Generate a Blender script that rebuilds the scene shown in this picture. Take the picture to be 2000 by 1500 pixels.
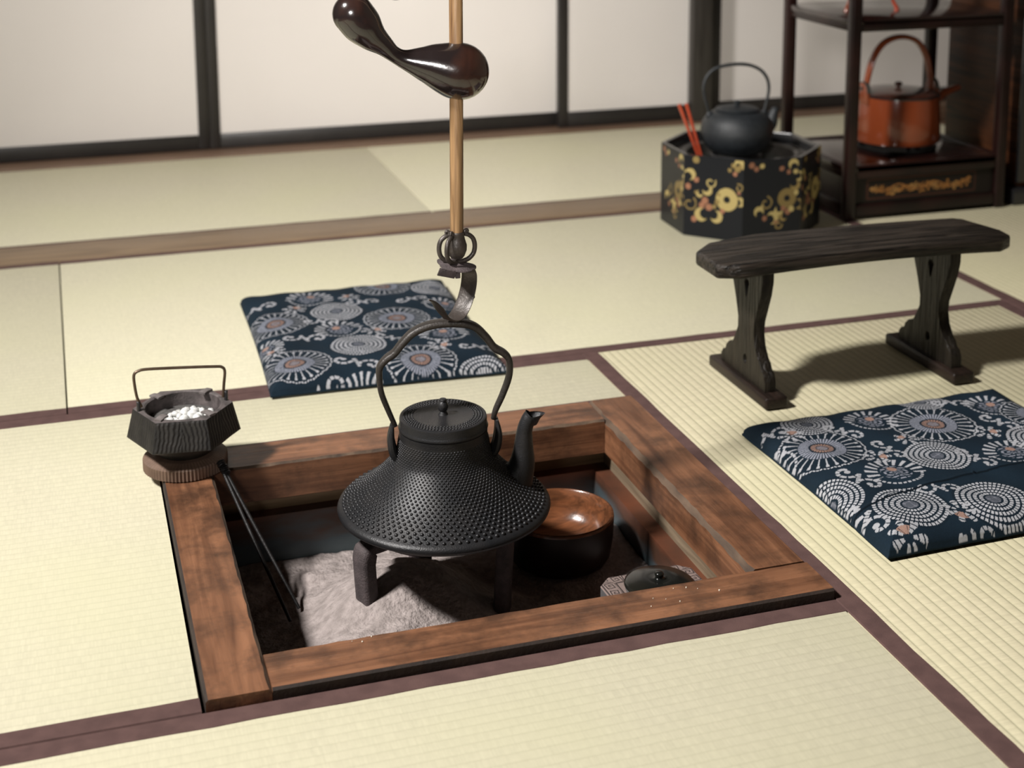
import bpy, bmesh, math, random
import numpy as np
from mathutils import Vector, Matrix
random.seed(7); rng = np.random.default_rng(7)
R = math.radians; PI = math.pi
S = bpy.context.scene; C = S.collection
for o in list(bpy.data.objects): bpy.data.objects.remove(o)

# ------------------------------------------------------------------ camera, world, lights, exposure
cam = bpy.data.cameras.new('camera'); co = bpy.data.objects.new('camera', cam); C.objects.link(co)
Rm = [[0.95116391, -0.30867755, -0.00232005], [0.05853734, 0.17298821, 0.98318282], [0.30308513, 0.93530383, -0.18260931]]
rx, ux, fx = [Vector(r) for r in Rm]
co.matrix_world = Matrix(((rx.x, ux.x, -fx.x, 0), (rx.y, ux.y, -fx.y, 0), (rx.z, ux.z, -fx.z, 1.0), (0, 0, 0, 1)))
cam.sensor_width = 36; cam.lens = 2912.955 / 2000 * 36
cam.shift_x = -(1030.713 - 1000) / 2000; cam.shift_y = -(750 - 194.166) / 2000
cam.clip_start = .05; cam.clip_end = 60
cam.dof.use_dof = True; cam.dof.focus_distance = 2.02; cam.dof.aperture_fstop = 4.6
S.camera = co
S.view_settings.view_transform = 'Standard'; S.view_settings.look = 'None'
S.view_settings.exposure = 0.0; S.view_settings.gamma = 1; S.view_settings.use_curve_mapping = False
w = bpy.data.worlds.new('world'); S.world = w; w.use_nodes = True
w.node_tree.nodes['Background'].inputs[0].default_value = (.9, .95, 1, 1)
w.node_tree.nodes['Background'].inputs[1].default_value = .05
def area(name, loc, target, size, power, col, sy=None):
    l = bpy.data.lights.new(name, 'AREA'); l.energy = power; l.color = col; l.size = size
    if sy: l.shape = 'RECTANGLE'; l.size_y = sy
    o = bpy.data.objects.new(name, l); C.objects.link(o); o.location = loc
    o.rotation_euler = (Vector(target) - Vector(loc)).to_track_quat('-Z', 'Y').to_euler()
    return o
ky_ = area('key_lamp', (-2.30, 1.48, 3.62), (1.30, 2.00, 0), .45, 110, (1, .967, .93)); ky_.data.spread = R(94)
fl_ = area('fill_lamp', (-.75, -.55, 1.45), (1.15, 4.6, .62), .40, 8.6, (1, .955, .92)); fl_.data.spread = R(36)

# ------------------------------------------------------------------ materials
def M(name, col, rough=.5, col2=None, ns=6.0, stretch=(1, 1, 1), metal=0, spec=.5, coat=0, bump=0, bs=None, bdist=.002, bstretch=None, lo=.35, hi=.65, detail=6, dist=0, attr=False, sheen=0, coord='Object'):
    m = bpy.data.materials.new(name); m.use_nodes = True; nt = m.node_tree; N = nt.nodes; L = nt.links
    b = N['Principled BSDF']
    b.inputs['Base Color'].default_value = (*col, 1); b.inputs['Roughness'].default_value = rough
    b.inputs['Metallic'].default_value = metal; b.inputs['Specular IOR Level'].default_value = spec
    b.inputs['Coat Weight'].default_value = coat; b.inputs['Coat Roughness'].default_value = .06
    b.inputs['Sheen Weight'].default_value = sheen
    tc = N.new('ShaderNodeTexCoord')
    def noise(sc, st, de=detail):
        mp = N.new('ShaderNodeMapping'); mp.inputs['Scale'].default_value = st
        L.new(tc.outputs[coord], mp.inputs[0])
        n = N.new('ShaderNodeTexNoise'); n.inputs['Scale'].default_value = sc; n.inputs['Detail'].default_value = de
        n.inputs['Distortion'].default_value = dist
        L.new(mp.outputs[0], n.inputs['Vector']); return n.outputs['Fac']
    if col2 is not None:
        r = N.new('ShaderNodeValToRGB'); r.color_ramp.elements[0].position = lo; r.color_ramp.elements[1].position = hi
        r.color_ramp.elements[0].color = (*col, 1); r.color_ramp.elements[1].color = (*col2, 1)
        L.new(noise(ns, stretch), r.inputs[0]); L.new(r.outputs[0], b.inputs['Base Color'])
    if attr:
        a = N.new('ShaderNodeAttribute'); a.attribute_name = 'Col'
        L.new(a.outputs['Color'], b.inputs['Base Color'])
    if bump:
        bp = N.new('ShaderNodeBump'); bp.inputs['Strength'].default_value = bump; bp.inputs['Distance'].default_value = bdist
        L.new(noise(bs or ns, bstretch or stretch), bp.inputs['Height']); L.new(bp.outputs[0], b.inputs['Normal'])
    return m

def tatami_mat_material(name, axis, base, tint, depth):
    """ribs run along `axis` (0=x, 1=y), the rush strands across them"""
    m = bpy.data.materials.new(name); m.use_nodes = True; nt = m.node_tree; N = nt.nodes; L = nt.links
    b = N['Principled BSDF']; b.inputs['Roughness'].default_value = .62; b.inputs['Specular IOR Level'].default_value = .3
    tc = N.new('ShaderNodeTexCoord'); sx = N.new('ShaderNodeSeparateXYZ'); L.new(tc.outputs['Object'], sx.inputs[0])
    across = sx.outputs[1 - axis]; along = sx.outputs[axis]
    def math_(op, a, v=None, c=None):
        n = N.new('ShaderNodeMath'); n.operation = op
        for i, q in enumerate((a, v, c)):
            if q is None: continue
            if isinstance(q, (int, float)): n.inputs[i].default_value = q
            else: L.new(q, n.inputs[i])
        return n.outputs[0]
    rib = math_('ABSOLUTE', math_('SINE', math_('MULTIPLY', across, PI / .0158)))       # 0 at the gap between ribs
    row = math_('FLOOR', math_('MULTIPLY', across, 1 / .0158))
    def noise(sa, sc, de, w_=None):
        cb = N.new('ShaderNodeCombineXYZ')
        L.new(math_('MULTIPLY', along, sa), cb.inputs[axis]); L.new(math_('MULTIPLY', across, sc), cb.inputs[1 - axis])
        if w_ is not None: L.new(w_, cb.inputs[2])
        n = N.new('ShaderNodeTexNoise'); n.inputs['Scale'].default_value = 1; n.inputs['Detail'].default_value = de
        L.new(cb.outputs[0], n.inputs['Vector']); return n.outputs['Fac']
    strand = noise(420, 12, 2, math_('MULTIPLY', row, 3.7))
    strand2 = noise(130, 60, 2, math_('MULTIPLY', row, 1.3))
    big = noise(2.2, 2.2, 3)
    gap = math_('POWER', rib, .35)
    mx = N.new('ShaderNodeValToRGB'); e = mx.color_ramp.elements
    e[0].position = .25; e[1].position = .75
    e[0].color = (*[c * (.84 - .14 * depth) for c in base], 1); e[1].color = (*base, 1)
    k = math_('ADD', math_('MULTIPLY', strand, .55), math_('MULTIPLY', strand2, .45)); L.new(k, mx.inputs[0])
    m2 = N.new('ShaderNodeMix'); m2.data_type = 'RGBA'; L.new(mx.outputs[0], m2.inputs[6]); m2.inputs[7].default_value = (*tint, 1)
    r2 = N.new('ShaderNodeMapRange'); r2.inputs[1].default_value = .4; r2.inputs[2].default_value = .75; r2.inputs[4].default_value = .6
    L.new(big, r2.inputs[0]); L.new(r2.outputs[0], m2.inputs[0])
    m3 = N.new('ShaderNodeMix'); m3.data_type = 'RGBA'; L.new(m2.outputs[2], m3.inputs[7]); m3.inputs[6].default_value = (*[c * .62 for c in tint], 1)
    g2 = N.new('ShaderNodeMapRange'); g2.inputs[1].default_value = 0; g2.inputs[2].default_value = .55; g2.inputs[3].default_value = 1 - depth; g2.inputs[4].default_value = 1
    L.new(rib, g2.inputs[0]); L.new(g2.outputs[0], m3.inputs[0])
    L.new(m3.outputs[2], b.inputs['Base Color'])
    bp = N.new('ShaderNodeBump'); bp.inputs['Strength'].default_value = .55 * depth + .12; bp.inputs['Distance'].default_value = .003
    h = math_('ADD', gap, math_('MULTIPLY', k, .25)); L.new(h, bp.inputs['Height']); L.new(bp.outputs[0], b.inputs['Normal'])
    return m

TB, TT = (.655, .615, .455), (.60, .58, .385)
tat_x = tatami_mat_material('tatami_ribs_across', 0, TB, TT, .16)
tat_y = tatami_mat_material('tatami_ribs_deep', 1, (.635, .575, .40), (.56, .535, .335), .62)
border_m = M('border_cloth', (.088, .051, .047), .85, (.112, .065, .059), ns=40, bump=.25, bs=900, spec=.15)
straw_m = M('mat_straw', (.42, .33, .17), .9, (.5, .4, .2), ns=60)
def wood(name, c1, c2, axis, rough=.45, ns=5, bump=.25, coat=0, spec=.45, lo=.3, hi=.7, bs=None, bdist=.002):
    st = [14, 14, 14]; st[axis] = 1.0
    return M(name, c1, rough, c2, ns=ns, stretch=st, bump=bump, bs=bs or ns * 3, bdist=bdist, coat=coat, dist=.8, lo=lo, hi=hi, spec=spec)
def hearth_wood(name, axis):
    m = wood(name, (.10, .041, .020), (.27, .122, .061), axis, .42, 4, .3)
    nt = m.node_tree; N = nt.nodes; L = nt.links; b = N['Principled BSDF']
    src = b.inputs['Base Color'].links[0].from_socket
    tc = N.new('ShaderNodeTexCoord'); n = N.new('ShaderNodeTexNoise'); n.inputs['Scale'].default_value = 15; n.inputs['Detail'].default_value = 10; n.inputs['Roughness'].default_value = .65
    L.new(tc.outputs['Object'], n.inputs['Vector'])
    r = N.new('ShaderNodeMapRange'); r.inputs[1].default_value = .44; r.inputs[2].default_value = .66; r.inputs[4].default_value = .8
    L.new(n.outputs['Fac'], r.inputs[0])
    mx = N.new('ShaderNodeMix'); mx.data_type = 'RGBA'; L.new(r.outputs[0], mx.inputs[0]); L.new(src, mx.inputs[6]); mx.inputs[7].default_value = (.045, .022, .013, 1)
    L.new(mx.outputs[2], b.inputs['Base Color'])
    return m
hw_x, hw_y = hearth_wood('hearth_wood_across', 0), hearth_wood('hearth_wood_deep', 1)
outer_face_m = M('dark_wood_edge', (.016, .010, .008), .7, (.03, .018, .013), ns=30, bump=.3, bs=200)  # outer faces and outer edges of the frame rails, darker than their tops
worn_m = M('worn_wood', (.045, .028, .018), .8, (.125, .080, .05), ns=40, stretch=(1, .3, 1), bump=.6, bs=120)
strip_x = wood('pale_strip_across', (.16, .105, .055), (.30, .21, .12), 0, .6)
strip_y = wood('pale_strip_deep', (.13, .095, .06), (.27, .21, .14), 1, .6)
sill_m = wood('sill_wood', (.15, .10, .06), (.25, .17, .10), 0, .45, 5, .2)
thr_m = wood('threshold_wood', (.12, .072, .045), (.19, .12, .078), 0, .5)
plaster_m = M('earth_plaster', (.20, .17, .135), .9, (.17, .145, .11), ns=20, bump=.3, bs=300)
ceil_m = wood('ceiling_boards', (.06, .035, .02), (.09, .055, .03), 0, .6)
paper_m = M('fusuma_paper', (.70, .66, .62), .85, (.68, .64, .60), ns=3, bump=.05, bs=400)
frame_m = M('black_lacquer_frame', (.016, .014, .013), .38, (.022, .019, .017), ns=8)
pillar_m = wood('dark_pillar', (.022, .019, .016), (.045, .04, .034), 2, .4)
iron_m = M('cast_iron', (.013, .0135, .0155), .43, (.022, .021, .022), ns=30, metal=.25, bump=.25, bs=500, spec=.48)
iron2_m = M('rough_iron', (.045, .035, .036), .75, (.085, .065, .066), ns=60, bump=.7, bs=400)
iron3_m = M('brown_iron', (.034, .028, .024), .40, (.058, .047, .041), ns=50, metal=.3, bump=.25, bs=300)
hexiron_m = M('wood_grained_iron', (.011, .010, .0096), .52, (.024, .0215, .020), ns=40, metal=.2, bump=.3, bs=300)
bailm = M('bronze_bail', (.09, .06, .04), .35, (.13, .09, .06), ns=60, metal=.6)
lacq_m = M('brown_lacquer', (.010, .007, .0068), .17, (.055, .018, .0085), ns=6, lo=.55, hi=.78, coat=.7, bump=.08, bs=250)
bamboo_m = wood('smoked_bamboo', (.06, .028, .012), (.29, .175, .082), 2, .38, 8, .2)
iron4_m = M('blackened_iron', (.012, .011, .011), .5, (.022, .02, .02), ns=50, metal=.3, bump=.25, bs=300)
rope_m = M('dark_rope', (.05, .035, .025), .9, (.09, .06, .04), ns=200)
ash_m = M('ash', (.38, .325, .31), .95, (.25, .213, .20), ns=60, bump=1.0, bs=160, bdist=.005, detail=10)
bowl_m = wood('bowl_wood', (.07, .028, .013), (.20, .072, .030), 0, .25, 7, .12, coat=.35)
bench_x = wood('burnt_wood_across', (.005, .004, .0032), (.034, .026, .020), 0, .42, 7, 1.0, spec=.3, bs=8, bdist=.006, lo=.4, hi=.62)
bench_z = wood('burnt_wood_upright', (.0055, .0043, .0032), (.020, .0155, .011), 2, .42, 7, 1.0, spec=.25, bs=8, bdist=.004)
bench_y = wood('burnt_wood_deep', (.007, .005, .004), (.026, .016, .012), 1, .4, 9, .5, spec=.25)
lacq_black = M('black_lacquer', (.012, .012, .013), .25, coat=.4)
lacq_plum = M('plum_lacquer', (.006, .003, .0028), .30, (.017, .006, .005), ns=9, spec=.3)
lacq_board = M('glossy_board_lacquer', (.008, .004, .0035), .14, (.018, .007, .006), ns=9, coat=.35)
lacq_red = M('vermilion_lacquer', (.17, .034, .011), .2, (.22, .048, .015), ns=4, coat=.4)
lacq_red2 = M('dark_red_lacquer', (.35, .05, .02), .3, coat=.3)
kettle_black = M('matt_black_iron', (.011, .0135, .016), .5, (.016, .019, .022), ns=90, bump=.35, bs=500, spec=.5)
chest_m = wood('chest_wood', (.012, .005, .003), (.075, .027, .011), 1, .45, 4, .15, spec=.2)
disk_m = M('ribbed_wood', (.10, .060, .041), .6, (.165, .105, .074), ns=30)
pebble_m = M('white_stone', (.62, .62, .61), .45, (.50, .50, .47), ns=60, spec=.5)
crumb_m = M('pale_crumb', (.75, .70, .58), .8)
cloth_m = M('indigo_cloth', (.02, .03, .05), .85, attr=True, bump=.25, bs=900, spec=.12)
paint_m = M('gold_painted_lacquer', (.02, .02, .02), .34, attr=True, spec=.22)
fret_m = M('fret_patterned_bronze', (.1, .08, .08), .5, attr=True, bump=.2, bs=300)
dark_lid = M('dark_glazed_lid', (.005, .006, .006), .18, (.013, .012, .009), ns=15, spec=.4)
brass_m = M('dull_brass', (.10, .10, .09), .4, metal=.6)
liner_m = None
def copper():
    m = bpy.data.materials.new('patinated_copper'); m.use_nodes = True; N = m.node_tree.nodes; L = m.node_tree.links; b = N['Principled BSDF']
    tc = N.new('ShaderNodeTexCoord'); mp = N.new('ShaderNodeMapping'); mp.inputs['Scale'].default_value = (5, 5, 14); L.new(tc.outputs['Object'], mp.inputs[0])
    n = N.new('ShaderNodeTexNoise'); n.inputs['Scale'].default_value = 1.6; n.inputs['Detail'].default_value = 8; L.new(mp.outputs[0], n.inputs['Vector'])
    sx = N.new('ShaderNodeSeparateXYZ'); L.new(tc.outputs['Object'], sx.inputs[0])
    # blue-grey verdigris grows low on the wall, bare red-brown copper stays near the flange
    a = N.new('ShaderNodeMath'); a.operation = 'MULTIPLY_ADD'; L.new(sx.outputs[2], a.inputs[0]); a.inputs[1].default_value = 7.0; a.inputs[2].default_value = -.88
    d = N.new('ShaderNodeMath'); d.operation = 'MULTIPLY_ADD'; L.new(n.outputs['Fac'], d.inputs[0]); d.inputs[1].default_value = .75; L.new(a.outputs[0], d.inputs[2])
    r = N.new('ShaderNodeValToRGB'); L.new(d.outputs[0], r.inputs[0]); e = r.color_ramp.elements
    e[0].position = .10; e[0].color = (.075, .10, .11, 1); e[1].position = .72; e[1].color = (.17, .055, .026, 1)
    q = e.new(.28); q.color = (.05, .068, .078, 1); q = e.new(.44); q.color = (.055, .028, .018, 1)
    L.new(r.outputs[0], b.inputs['Base Color']); b.inputs['Roughness'].default_value = .5; b.inputs['Metallic'].default_value = .25
    return m
copper_m = copper()

# ------------------------------------------------------------------ mesh helpers
def add_box(bm, x0, x1, y0, y1, z0, z1, bev=0, seg=2, mi=0):
    vs = [bm.verts.new((x, y, z)) for x in (x0, x1) for y in (y0, y1) for z in (z0, z1)]
    fs = [bm.faces.new([vs[i] for i in q]) for q in ((0, 1, 3, 2), (4, 6, 7, 5), (0, 4, 5, 1), (2, 3, 7, 6), (0, 2, 6, 4), (1, 5, 7, 3))]
    for f in fs: f.material_index = mi
    if bev:
        es = list({e for f in fs for e in f.edges})
        bmesh.ops.bevel(bm, geom=es, offset=bev, segments=seg, affect='EDGES', profile=.5)
    return vs
def add_prism(bm, poly, z0, z1, axis=2, bev=0, seg=2):
    """poly in the two other axes (in order), extruded along axis"""
    def P(a, b, c):
        return (a, b, c) if axis == 2 else ((a, c, b) if axis == 1 else (c, a, b))
    lo = [bm.verts.new(P(a, b, z0)) for a, b in poly]; hi = [bm.verts.new(P(a, b, z1)) for a, b in poly]
    n = len(poly); fs = [bm.faces.new(lo[::-1]), bm.faces.new(hi)]
    for i in range(n): fs.append(bm.faces.new((lo[i], lo[(i + 1) % n], hi[(i + 1) % n], hi[i])))
    if bev:
        es = list({e for f in fs for e in f.edges})
        bmesh.ops.bevel(bm, geom=es, offset=bev, segments=seg, affect='EDGES', profile=.5)
    return fs
def add_lathe(bm, prof, c=(0, 0, 0), seg=64, ang0=0, mi=0, squash=None):
    """prof: list of (r, z); r=0 at an end closes it"""
    rings = []
    for r, z in prof:
        if r < 1e-6: rings.append([bm.verts.new((c[0], c[1], c[2] + z))])
        else: rings.append([bm.verts.new((c[0] + r * math.cos(ang0 + 2 * PI * k / seg), c[1] + r * math.sin(ang0 + 2 * PI * k / seg), c[2] + z)) for k in range(seg)])
    for a, b in zip(rings, rings[1:]):
        for k in range(seg):
            k2 = (k + 1) % seg
            if len(a) == 1 and len(b) == 1: continue
            if len(a) == 1: f = bm.faces.new((a[0], b[k2], b[k]))
            elif len(b) == 1: f = bm.faces.new((a[k], a[k2], b[0]))
            else: f = bm.faces.new((a[k], a[k2], b[k2], b[k]))
            f.material_index = mi
    return rings
def spline(pts, n):
    """Catmull-Rom through points (tuples of any length)"""
    P = [np.array(p, float) for p in pts]; P = [2 * P[0] - P[1]] + P + [2 * P[-1] - P[-2]]; out = []
    m = len(pts) - 1
    for k in range(n + 1):
        u = k / n * m; i = min(int(u), m - 1); t = u - i
        a, b, c, d = P[i:i + 4]
        out.append(.5 * ((2 * b) + (c - a) * t + (2 * a - 5 * b + 4 * c - d) * t * t + (3 * b - a - 3 * c + d) * t ** 3))
    return out
def add_sweep(bm, path, ra, rb=None, up=(0, 0, 1), n=12, box=1.0, cap=True, mi=0):
    """path: points; ra = half size along side axis (tangent x up), rb = half size along the third axis; numbers or lists.
    box<1 squares the section."""
    P = [Vector(p[:3]) for p in path]; m = len(P); up = Vector(up)
    A = ra if hasattr(ra, '__len__') else [ra] * m
    B = (rb if hasattr(rb, '__len__') else [rb] * m) if rb is not None else A
    rings = []; side0 = None
    for i in range(m):
        t = (P[min(i + 1, m - 1)] - P[max(i - 1, 0)]).normalized()
        s = t.cross(up)
        if s.length < .05: s = side0 if side0 is not None else t.orthogonal()
        s = (s - t * s.dot(t)).normalized()
        if side0 is not None and s.dot(side0) < 0: s = -s
        side0 = s; u = s.cross(t).normalized(); ring = []
        for k in range(n):
            a = 2 * PI * (k + .5) / n; ca, sa = math.cos(a), math.sin(a)
            ca = math.copysign(abs(ca) ** box, ca); sa = math.copysign(abs(sa) ** box, sa)
            ring.append(bm.verts.new(P[i] + s * (ca * A[i]) + u * (sa * B[i])))
        rings.append(ring)
    for a, b in zip(rings, rings[1:]):
        for k in range(n):
            f = bm.faces.new((a[k], a[(k + 1) % n], b[(k + 1) % n], b[k])); f.material_index = mi
    if cap:
        for r in (rings[0][::-1], rings[-1]):
            f = bm.faces.new(r); f.material_index = mi
    return rings
def add_blob(bm, c, rx, ry=None, rz=None, u=16, v=10, jit=0, rot=None):
    ry = ry or rx; rz = rz or rx
    d = bmesh.ops.create_uvsphere(bm, u_segments=u, v_segments=v, radius=1)
    for q in d['verts']:
        p = Vector((q.co.x * rx, q.co.y * ry, q.co.z * rz)) * (1 + random.uniform(-jit, jit))
        if rot: p = rot @ p
        q.co = p + Vector(c)
    return d['verts']
def obj(name, bm, mats, parent=None, base=(0, 0, 0), smooth=40, normals=True):
    """link bm as ONE mesh object; base = world position of the thing's origin"""
    me = bpy.data.meshes.new(name)
    if isinstance(bm, bmesh.types.BMesh):
        if normals: bmesh.ops.recalc_face_normals(bm, faces=bm.faces[:])
        bmesh.ops.translate(bm, verts=bm.verts[:], vec=-Vector(base))
        bm.to_mesh(me); bm.free()
    if not isinstance(mats, (list, tuple)): mats = [mats]
    for m in mats: me.materials.append(m)
    if smooth:
        me.shade_smooth(); me.set_sharp_from_angle(angle=R(smooth))
    o = bpy.data.objects.new(name, me); C.objects.link(o)
    if parent: o.parent = parent
    else: o.location = base
    return o
def grid_obj(name, P, col, mat, parent=None, base=(0, 0, 0), close=False, extra=None):
    """P: (n,m,3) grid of points, col: (n,m,3) colours -> one mesh with a colour attribute"""
    n, m = P.shape[:2]; V = (P.reshape(-1, 3) - np.array(base)).tolist()
    i, j = np.meshgrid(np.arange(n - 1), np.arange(m - 1), indexing='ij'); a = (i * m + j).ravel()
    F = np.stack([a, a + m, a + m + 1, a + 1], 1).tolist()
    if extra: V += [list(np.array(v) - np.array(base)) for v in extra[0]]; F += extra[1]
    me = bpy.data.meshes.new(name); me.from_pydata(V, [], F); me.materials.append(mat)
    at = me.color_attributes.new('Col', 'FLOAT_COLOR', 'POINT')
    full = np.ones((len(V), 4)); full[:n * m, :3] = col.reshape(-1, 3)
    if len(V) > n * m: full[n * m:, :3] = extra[2]
    at.data.foreach_set('color', full.ravel()); me.shade_smooth(); me.set_sharp_from_angle(angle=R(50)); me.update()
    o = bpy.data.objects.new(name, me); C.objects.link(o)
    if parent: o.parent = parent
    else: o.location = base
    return o
def tag(o, label, cat, group=None, kind=None):
    o['label'] = label; o['category'] = cat
    if group: o['group'] = group
    if kind: o['kind'] = kind
    return o
def thing(name, label, cat, loc=(0, 0, 0), group=None):
    o = bpy.data.objects.new(name, None); C.objects.link(o); o.location = loc; o.empty_display_size = .05
    return tag(o, label, cat, group)
def struct(name, bm, mats, base=(0, 0, 0), parent=None, smooth=40):
    o = obj(name, bm, mats, parent, base, smooth)
    if not parent: o['kind'] = 'structure'
    return o
NB = bmesh.new

# ------------------------------------------------------------------ room shell
HX0, HX1, HY0, HY1 = .126, .9350, 1.589, 2.295          # outer edge of the hearth frame
bm = NB()
FL = -.055
add_box(bm, -3.2, HX0 - .004, -2.2, 4.76, -.3, FL); add_box(bm, HX1 + .004, 3.4, -2.2, 4.76, -.3, FL)
add_box(bm, HX0 - .004, HX1 + .004, -2.2, HY0 - .004, -.3, FL); add_box(bm, HX0 - .004, HX1 + .004, HY1 + .004, 4.76, -.3, FL)
add_box(bm, HX0 - .004, HX1 + .004, HY0 - .004, HY1 + .004, -.3, -.235)
struct('floor', bm, thr_m)
bm = NB(); add_box(bm, -3.3, 3.5, -2.3, 4.86, 4.2, 4.27); struct('ceiling', bm, ceil_m)
bm = NB(); add_box(bm, -3.3, 3.5, 4.66, 4.76, -.05, 4.2); struct('wall_back', bm, plaster_m)
bm = NB(); add_box(bm, -3.3, -3.2, -2.2, 4.66, -.05, 4.2); struct('wall_left', bm, plaster_m)
bm = NB(); add_box(bm, 3.4, 3.5, -2.2, 4.66, -.05, 4.2); struct('wall_right', bm, plaster_m)
bm = NB(); add_box(bm, -3.2, 3.4, -2.3, -2.2, -.05, 4.2); struct('wall_front', bm, plaster_m)
bm = NB(); add_box(bm, -3.2, 3.4, 4.512, 4.655, FL, .006, .003); struct('trim_1', bm, thr_m)             # track below the sliding doors
bm = NB(); add_box(bm, -3.2, 3.4, 3.513, 3.659, FL, .003, .003); struct('trim_2', bm, sill_m)            # sill between the two rows of mats
bm = NB(); add_box(bm, -3.2, 3.4, 4.53, 4.655, 1.78, 1.9, .004); struct('trim_3', bm, pillar_m)          # lintel

def fusuma(name, x0, x1, y, st=.033, rail=.046):
    z0, z1 = .008, 1.778
    bm = NB(); add_box(bm, x0 + st * .6, x1 - st * .6, y + .006, y + .020, z0 + rail * .6, z1 - rail * .6)
    p = struct(name, bm, paper_m, ((x0 + x1) / 2, y, z0))
    base = ((x0 + x1) / 2, y, z0)
    for a in (x0, x1 - st):
        bm = NB(); add_box(bm, a, a + st, y, y + .026, z0, z1, .003); obj('stile', bm, frame_m, p, base)
    for a in (z0, z1 - rail):
        bm = NB(); add_box(bm, x0 + st, x1 - st, y + .001, y + .025, a, a + rail, .002); obj('rail', bm, frame_m, p, base)
fusuma('door_1', -.78, .455, 4.594)
fusuma('door_2', .456, 1.66, 4.594)
fusuma('door_3', 1.585, 2.12, 4.560, .034, .05)
fusuma('door_4', 2.150, 3.30, 4.594)
bm = NB(); add_box(bm, 2.045, 2.118, 4.515, 4.558, .006, 1.78, .004); struct('trim_4', bm, pillar_m)      # post in front of the doors

# ------------------------------------------------------------------ tatami mats
def tatami(label, x0, x1, y0, y1, mat, borders, notch=None, bw=.031):
    g = .0006; x0 += g; x1 -= g; y0 += g; y1 -= g
    base = ((x0 + x1) / 2, (y0 + y1) / 2, FL)
    t = thing('tatami_mat', label, 'tatami mat', base, 'tatami mats')
    bm = NB()
    if notch:
        nx0, ny1, nx1 = notch                            # L-shaped mat around the hearth
        add_prism(bm, [(x0, y0), (nx0, y0), (nx0, ny1), (x1, ny1), (x1, y1), (x0, y1)], FL, -.0012, bev=.0014)
    else: add_box(bm, x0, x1, y0, y1, FL, -.0012, .0014)
    obj('woven_surface', bm, mat, t, base)
    for bx0, bx1, by0, by1 in borders:
        bm = NB(); n = max(2, int(max(bx1 - bx0, by1 - by0) / .05)); lx = bx1 - bx0 > by1 - by0
        pts = [(bx0 + (bx1 - bx0) * k / n, (by0 + by1) / 2, 0) if lx else ((bx0 + bx1) / 2, by0 + (by1 - by0) * k / n, 0) for k in range(n + 1)]
        hw = (by1 - by0 if lx else bx1 - bx0) / 2
        rows = []
        for k, p in enumerate(pts):                      # a thin cloth strip with slightly wavering edges
            j1, j2 = random.uniform(-.0012, .0012), random.uniform(-.0012, .0012)
            low = (by0 - y0 < y1 - by1) if lx else (bx0 - x0 < x1 - bx1)          # the hem lies flush with the mat's own edge
            if low: j1 = 0
            else: j2 = 0
            c = Vector(p); s = Vector((0, 1, 0)) if lx else Vector((1, 0, 0))
            rows.append([bm.verts.new(c + s * q + Vector((0, 0, z))) for q, z in ((-hw + j1, -.0024), (-hw + .0012 + j1, -.0004), (0, .0), (hw - .0012 + j2, -.0004), (hw + j2, -.0024))])
        for a, b in zip(rows, rows[1:]):
            for k in range(4): bm.faces.new((a[k], a[k + 1], b[k + 1], b[k]))
        obj('cloth_border', bm, border_m, t, base)
    return t
W = .031
tatami('notched tatami mat wrapped around the left and back of the hearth', -.975, .936, 1.590, 2.5545, tat_x,
       [(-.975, HX0 - .0045, 1.5902, 1.5902 + W), (-.975, .9355, 2.5540 - W, 2.5540), (HX0 - .003, .9355, HY1 + .0042, HY1 + .0042 + W)], notch=(HX0 - .004, HY1 + .004, 0))
tatami('nearest tatami mat, in front of the hearth and its dark border', -.975, .936, .625, 1.5885, tat_x, [(-.975, .9355, 1.5885 - W, 1.5884), (-.975, .935, .626, .626 + W)])
tatami('coarse ribbed tatami mat right of the hearth, under the bench and a cushion', .937, 1.898, .645, 2.5545, tat_y, [(.9372, .9372 + W, .645, 2.5543), (1.898 - W, 1.8978, .645, 2.5543)])
tatami('tatami mat behind the hearth with the blue cushion lying across its edge', -.0065, 1.898, 2.556, 3.511, tat_x, [(-.006, 1.8975, 2.5562, 2.5562 + .029), (-.006, 1.8975, 3.511 - .022, 3.5108)])
tatami('tatami mat at the left edge, left of a fine seam behind the charcoal holder', -1.90, -.008, 2.556, 3.511, tat_x, [(-1.90, -.0085, 2.5562, 2.5562 + .029), (-1.90, -.0085, 3.511 - .022, 3.5108)])
tatami('greenish tatami mat at the right edge behind the bench, in front of the shelf', 1.8995, 2.86, 1.6, 3.511, tat_y, [(1.8997, 1.8997 + W, 1.6, 3.511), (2.86 - W, 2.859, 1.6, 3.511)])
tatami('long tatami mat below the white sliding doors, left of the pole', -.99, .927, 3.661, 4.511, tat_x, [(-.99, .926, 3.6612, 3.6612 + .020)])
tatami('long tatami mat below the white sliding doors, right of the pole', .928, 2.84, 3.661, 4.511, tat_x, [(.929, 2.84, 3.6612, 3.6612 + .020)])

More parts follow.
